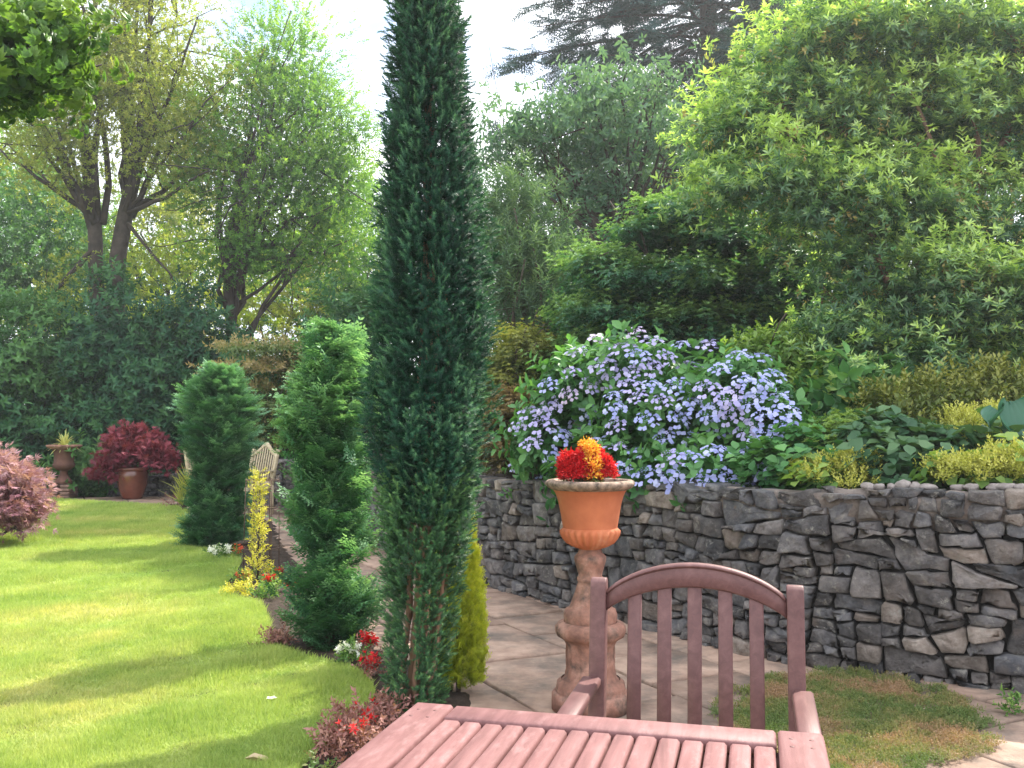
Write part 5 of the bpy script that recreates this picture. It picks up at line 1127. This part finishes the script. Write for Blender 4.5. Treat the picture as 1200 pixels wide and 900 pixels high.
def blades(mb, c, n, L_, w, spread, tint, droop=.6, lean=(0, 0)):
    for i in range(n):
        a = rng.uniform(0, 6.283); e = rng.uniform(.1, spread); l = L_ * rng.uniform(.7, 1.1); d = np.array([math.cos(a) * math.sin(e) + lean[0], math.sin(a) * math.sin(e) + lean[1], math.cos(e)]); t = np.linspace(0, 1, 6)[:, None]
        P = c + d * l * t + np.array([0, 0, -droop * l * math.sin(e)]) * t ** 2; s = unit(np.cross(d, [0, 0, 1.0]) + 1e-4); ww = w * np.sin(np.pi * (t * .85 + .12)); V = np.concatenate([P - s * ww, P + s * ww]); mb.add(V, [np.array([(j, j + 1, 7 + j, 6 + j) for j in range(5)])], np.clip(tint + rng.normal(0, .15), 0, 1))
r = root('spiky_plant', 'pale yellow spiky plant filling the dark urn', 'plant', FU); mb = MB(); blades(mb, FU, 70, .36, .014, 1.45, .8); mb.build('foliage', M_SPIKE, r)
p = on(214, 600, .02); r = root('spiky_plant', 'yellow green spiky palm-like plant half behind the clipped yew', 'plant', p); mb = MB()
for q, dx in ((p + [0, 0, .1], (-.35, 0)), (p + [.05, 0, .25], (-.45, -.1)), (p + [.1, 0, .38], (-.3, 0))): blades(mb, q, 22, .42, .013, 1.0, .35, .4, dx)
mb.build('foliage', M_SPIKE, r); s = MB(); s.add(*tube(np.array([p, p + [.1, 0, .45]]), .02, 6)); s.build('stem', M_BARK, r)

# --- celosias in the urn
def celosia(label, dx, dy, h, n, mats, wd):
    b = np.array([UX + dx, UY + dy, ZS + .002]); r = root('celosia', label, 'flowering plant', b, 'celosias in the terracotta urn'); f = MB(); P = b + rng.normal(0, 1, (26, 3)) * [wd * .55, wd * .55, .006] + [0, 0, .015]; scatter(f, T_SMALL, P, rng.normal(0, .8, (26, 3)) + [0, 0, .25], .65, rng.normal(.5, .2, 26)); f.build('foliage', M_VIB, r)
    for i in range(n):
        c = b + np.array([*(rng.normal(0, wd * .5, 2)), 0]) if i else b.copy(); hh = h * rng.uniform(.6, 1.0) if i else h; m = 330; t = rng.random(m) ** .8; rad = .030 * (1 - t) ** .55 * (1 + .35 * np.sin(t * 14 + i)) + .002; a = rng.uniform(0, 6.283, m); Q = c + np.column_stack([np.cos(a) * rad + .02 * t * (dx / .06), np.sin(a) * rad, .02 + hh * t])
        pm = MB(); A = np.column_stack([np.cos(a), np.sin(a), np.full(m, .75)]) + rng.normal(0, .3, (m, 3)); scatter(pm, [T_PL], Q, A, rng.uniform(.7, 1.2, m), rng.normal(.5, .2, m)); pm.build('plume', mats[i % len(mats)], r)
T_PL = t_spray(5, .020, .020, .007, 4, 40, .1, 41, .3)
celosia('bright red celosia plumes over the urn rim on the side of the columnar yew', -.080, -.03, .12, 8, [M_RED], .055)
celosia('bright red celosia with feathery plumes on the urn side nearest the chair', .012, -.05, .14, 8, [M_RED], .055)
celosia('yellow and orange celosia plume, tallest in the urn', -.015, -.045, .175, 9, [M_YELLOWRED, M_RED, M_YELLOWRED, M_RED], .048)

# --- small things lying on the lawn
p = on(286, 889, .062); V, f = leaf_pts(.13, .05, 6, .5, .3); Rz = np.array(Matrix.Rotation(.2, 3, 'Z')); o = mesh('fallen_leaf', V @ Rz.T, [np.array(x) for x in f], M_GOLDLEAF if False else leaf_mat('dead_leaf', (.34, .25, .14), (.46, .36, .22), (.5, .42, .3), .1, .8), None, np.full(6, .5)); o.location = p; o['label'] = 'curled pale brown dead leaf lying on the lawn'; o['category'] = 'leaf'
p = on(318, 820, .058); mb = MB()
for a in (0, 1.3, 2.6, 3.9, 5.1): V, f = leaf_pts(.028, .022, 6, .5, -.4); mb.add(V @ np.array(Matrix.Rotation(a, 3, 'Z')).T, [np.array(x) for x in f])
o = mb.build('fallen_flower', M_WHITE); o.location = p; o['label'] = 'tiny white fallen flower on the lawn'; o['category'] = 'flower'

# --- tree whose leafy branch hangs in at the top corner of the view
T_MAPLELEAF = []
for sd in (1, 2, 3):
    t = Tpl(); r_ = np.random.default_rng(sd)
    for i in range(6):
        a = i * 2.4; c = np.array([math.cos(a) * .06, math.sin(a) * .06, .035 * i]); d = unit(np.array([math.cos(a), math.sin(a), -.55 + r_.normal(0, .25)])); side = unit(np.cross(d, [0, 0, 1.0])); up = np.cross(side, d); dt = r_.normal(0, .13)
        for q, l in ((-1.05, .075), (-.5, .10), (0, .12), (.5, .10), (1.05, .075)):
            t.leaf_at(c, d * math.cos(q) + side * math.sin(q), up + r_.normal(0, .1, 3), l, l * .5, 6, .15, .25, dt, .5)
    T_MAPLELEAF.append(t.done())
bl = [blob(5, 40, 5.6, 62, 55, .4), blob(62, 40, 5.5, 38, 42, .3), blob(20, 90, 5.6, 45, 30, .3), blob(-70, 30, 5.8, 90, 90, .6), blob(-200, 0, 5.8, 110, 120, .8), blob(-60, -90, 5.8, 120, 80, .7)]
plant('overhanging_tree', 'bright green broad leaved tree whose near branch hangs above the pink maple', 'tree', (-6.2, 5.6, 0), bl, T_MAPLELEAF, M_OVERHANG, 260, 9, .14, .62, None, M_BARKDARK, .17, 26, 'crown', 'trunk', mode='droop', trunk_to=(-5.6, 5.6, 3.6), tbase=.5, squash=.5)
# --- added scattering volume standing in for the milky lens glare
def glare_veil():
    m, nt, out = mat_new('glare_scatter'); v = nt.nodes.new('ShaderNodeVolumePrincipled'); v.inputs['Color'].default_value = (.93, .96, 1, 1); v.inputs['Density'].default_value = .0017; v.inputs['Anisotropy'].default_value = .62; nt.links.new(v.outputs[0], out.inputs['Volume'])
    V, f = box(0, 24, 9, 90, 60, 22, .01); o = mesh('glare_veil', V, f, m); o['kind'] = 'stuff'; o['label'] = 'thin bright veil added over the garden to imitate lens glare'
glare_veil()
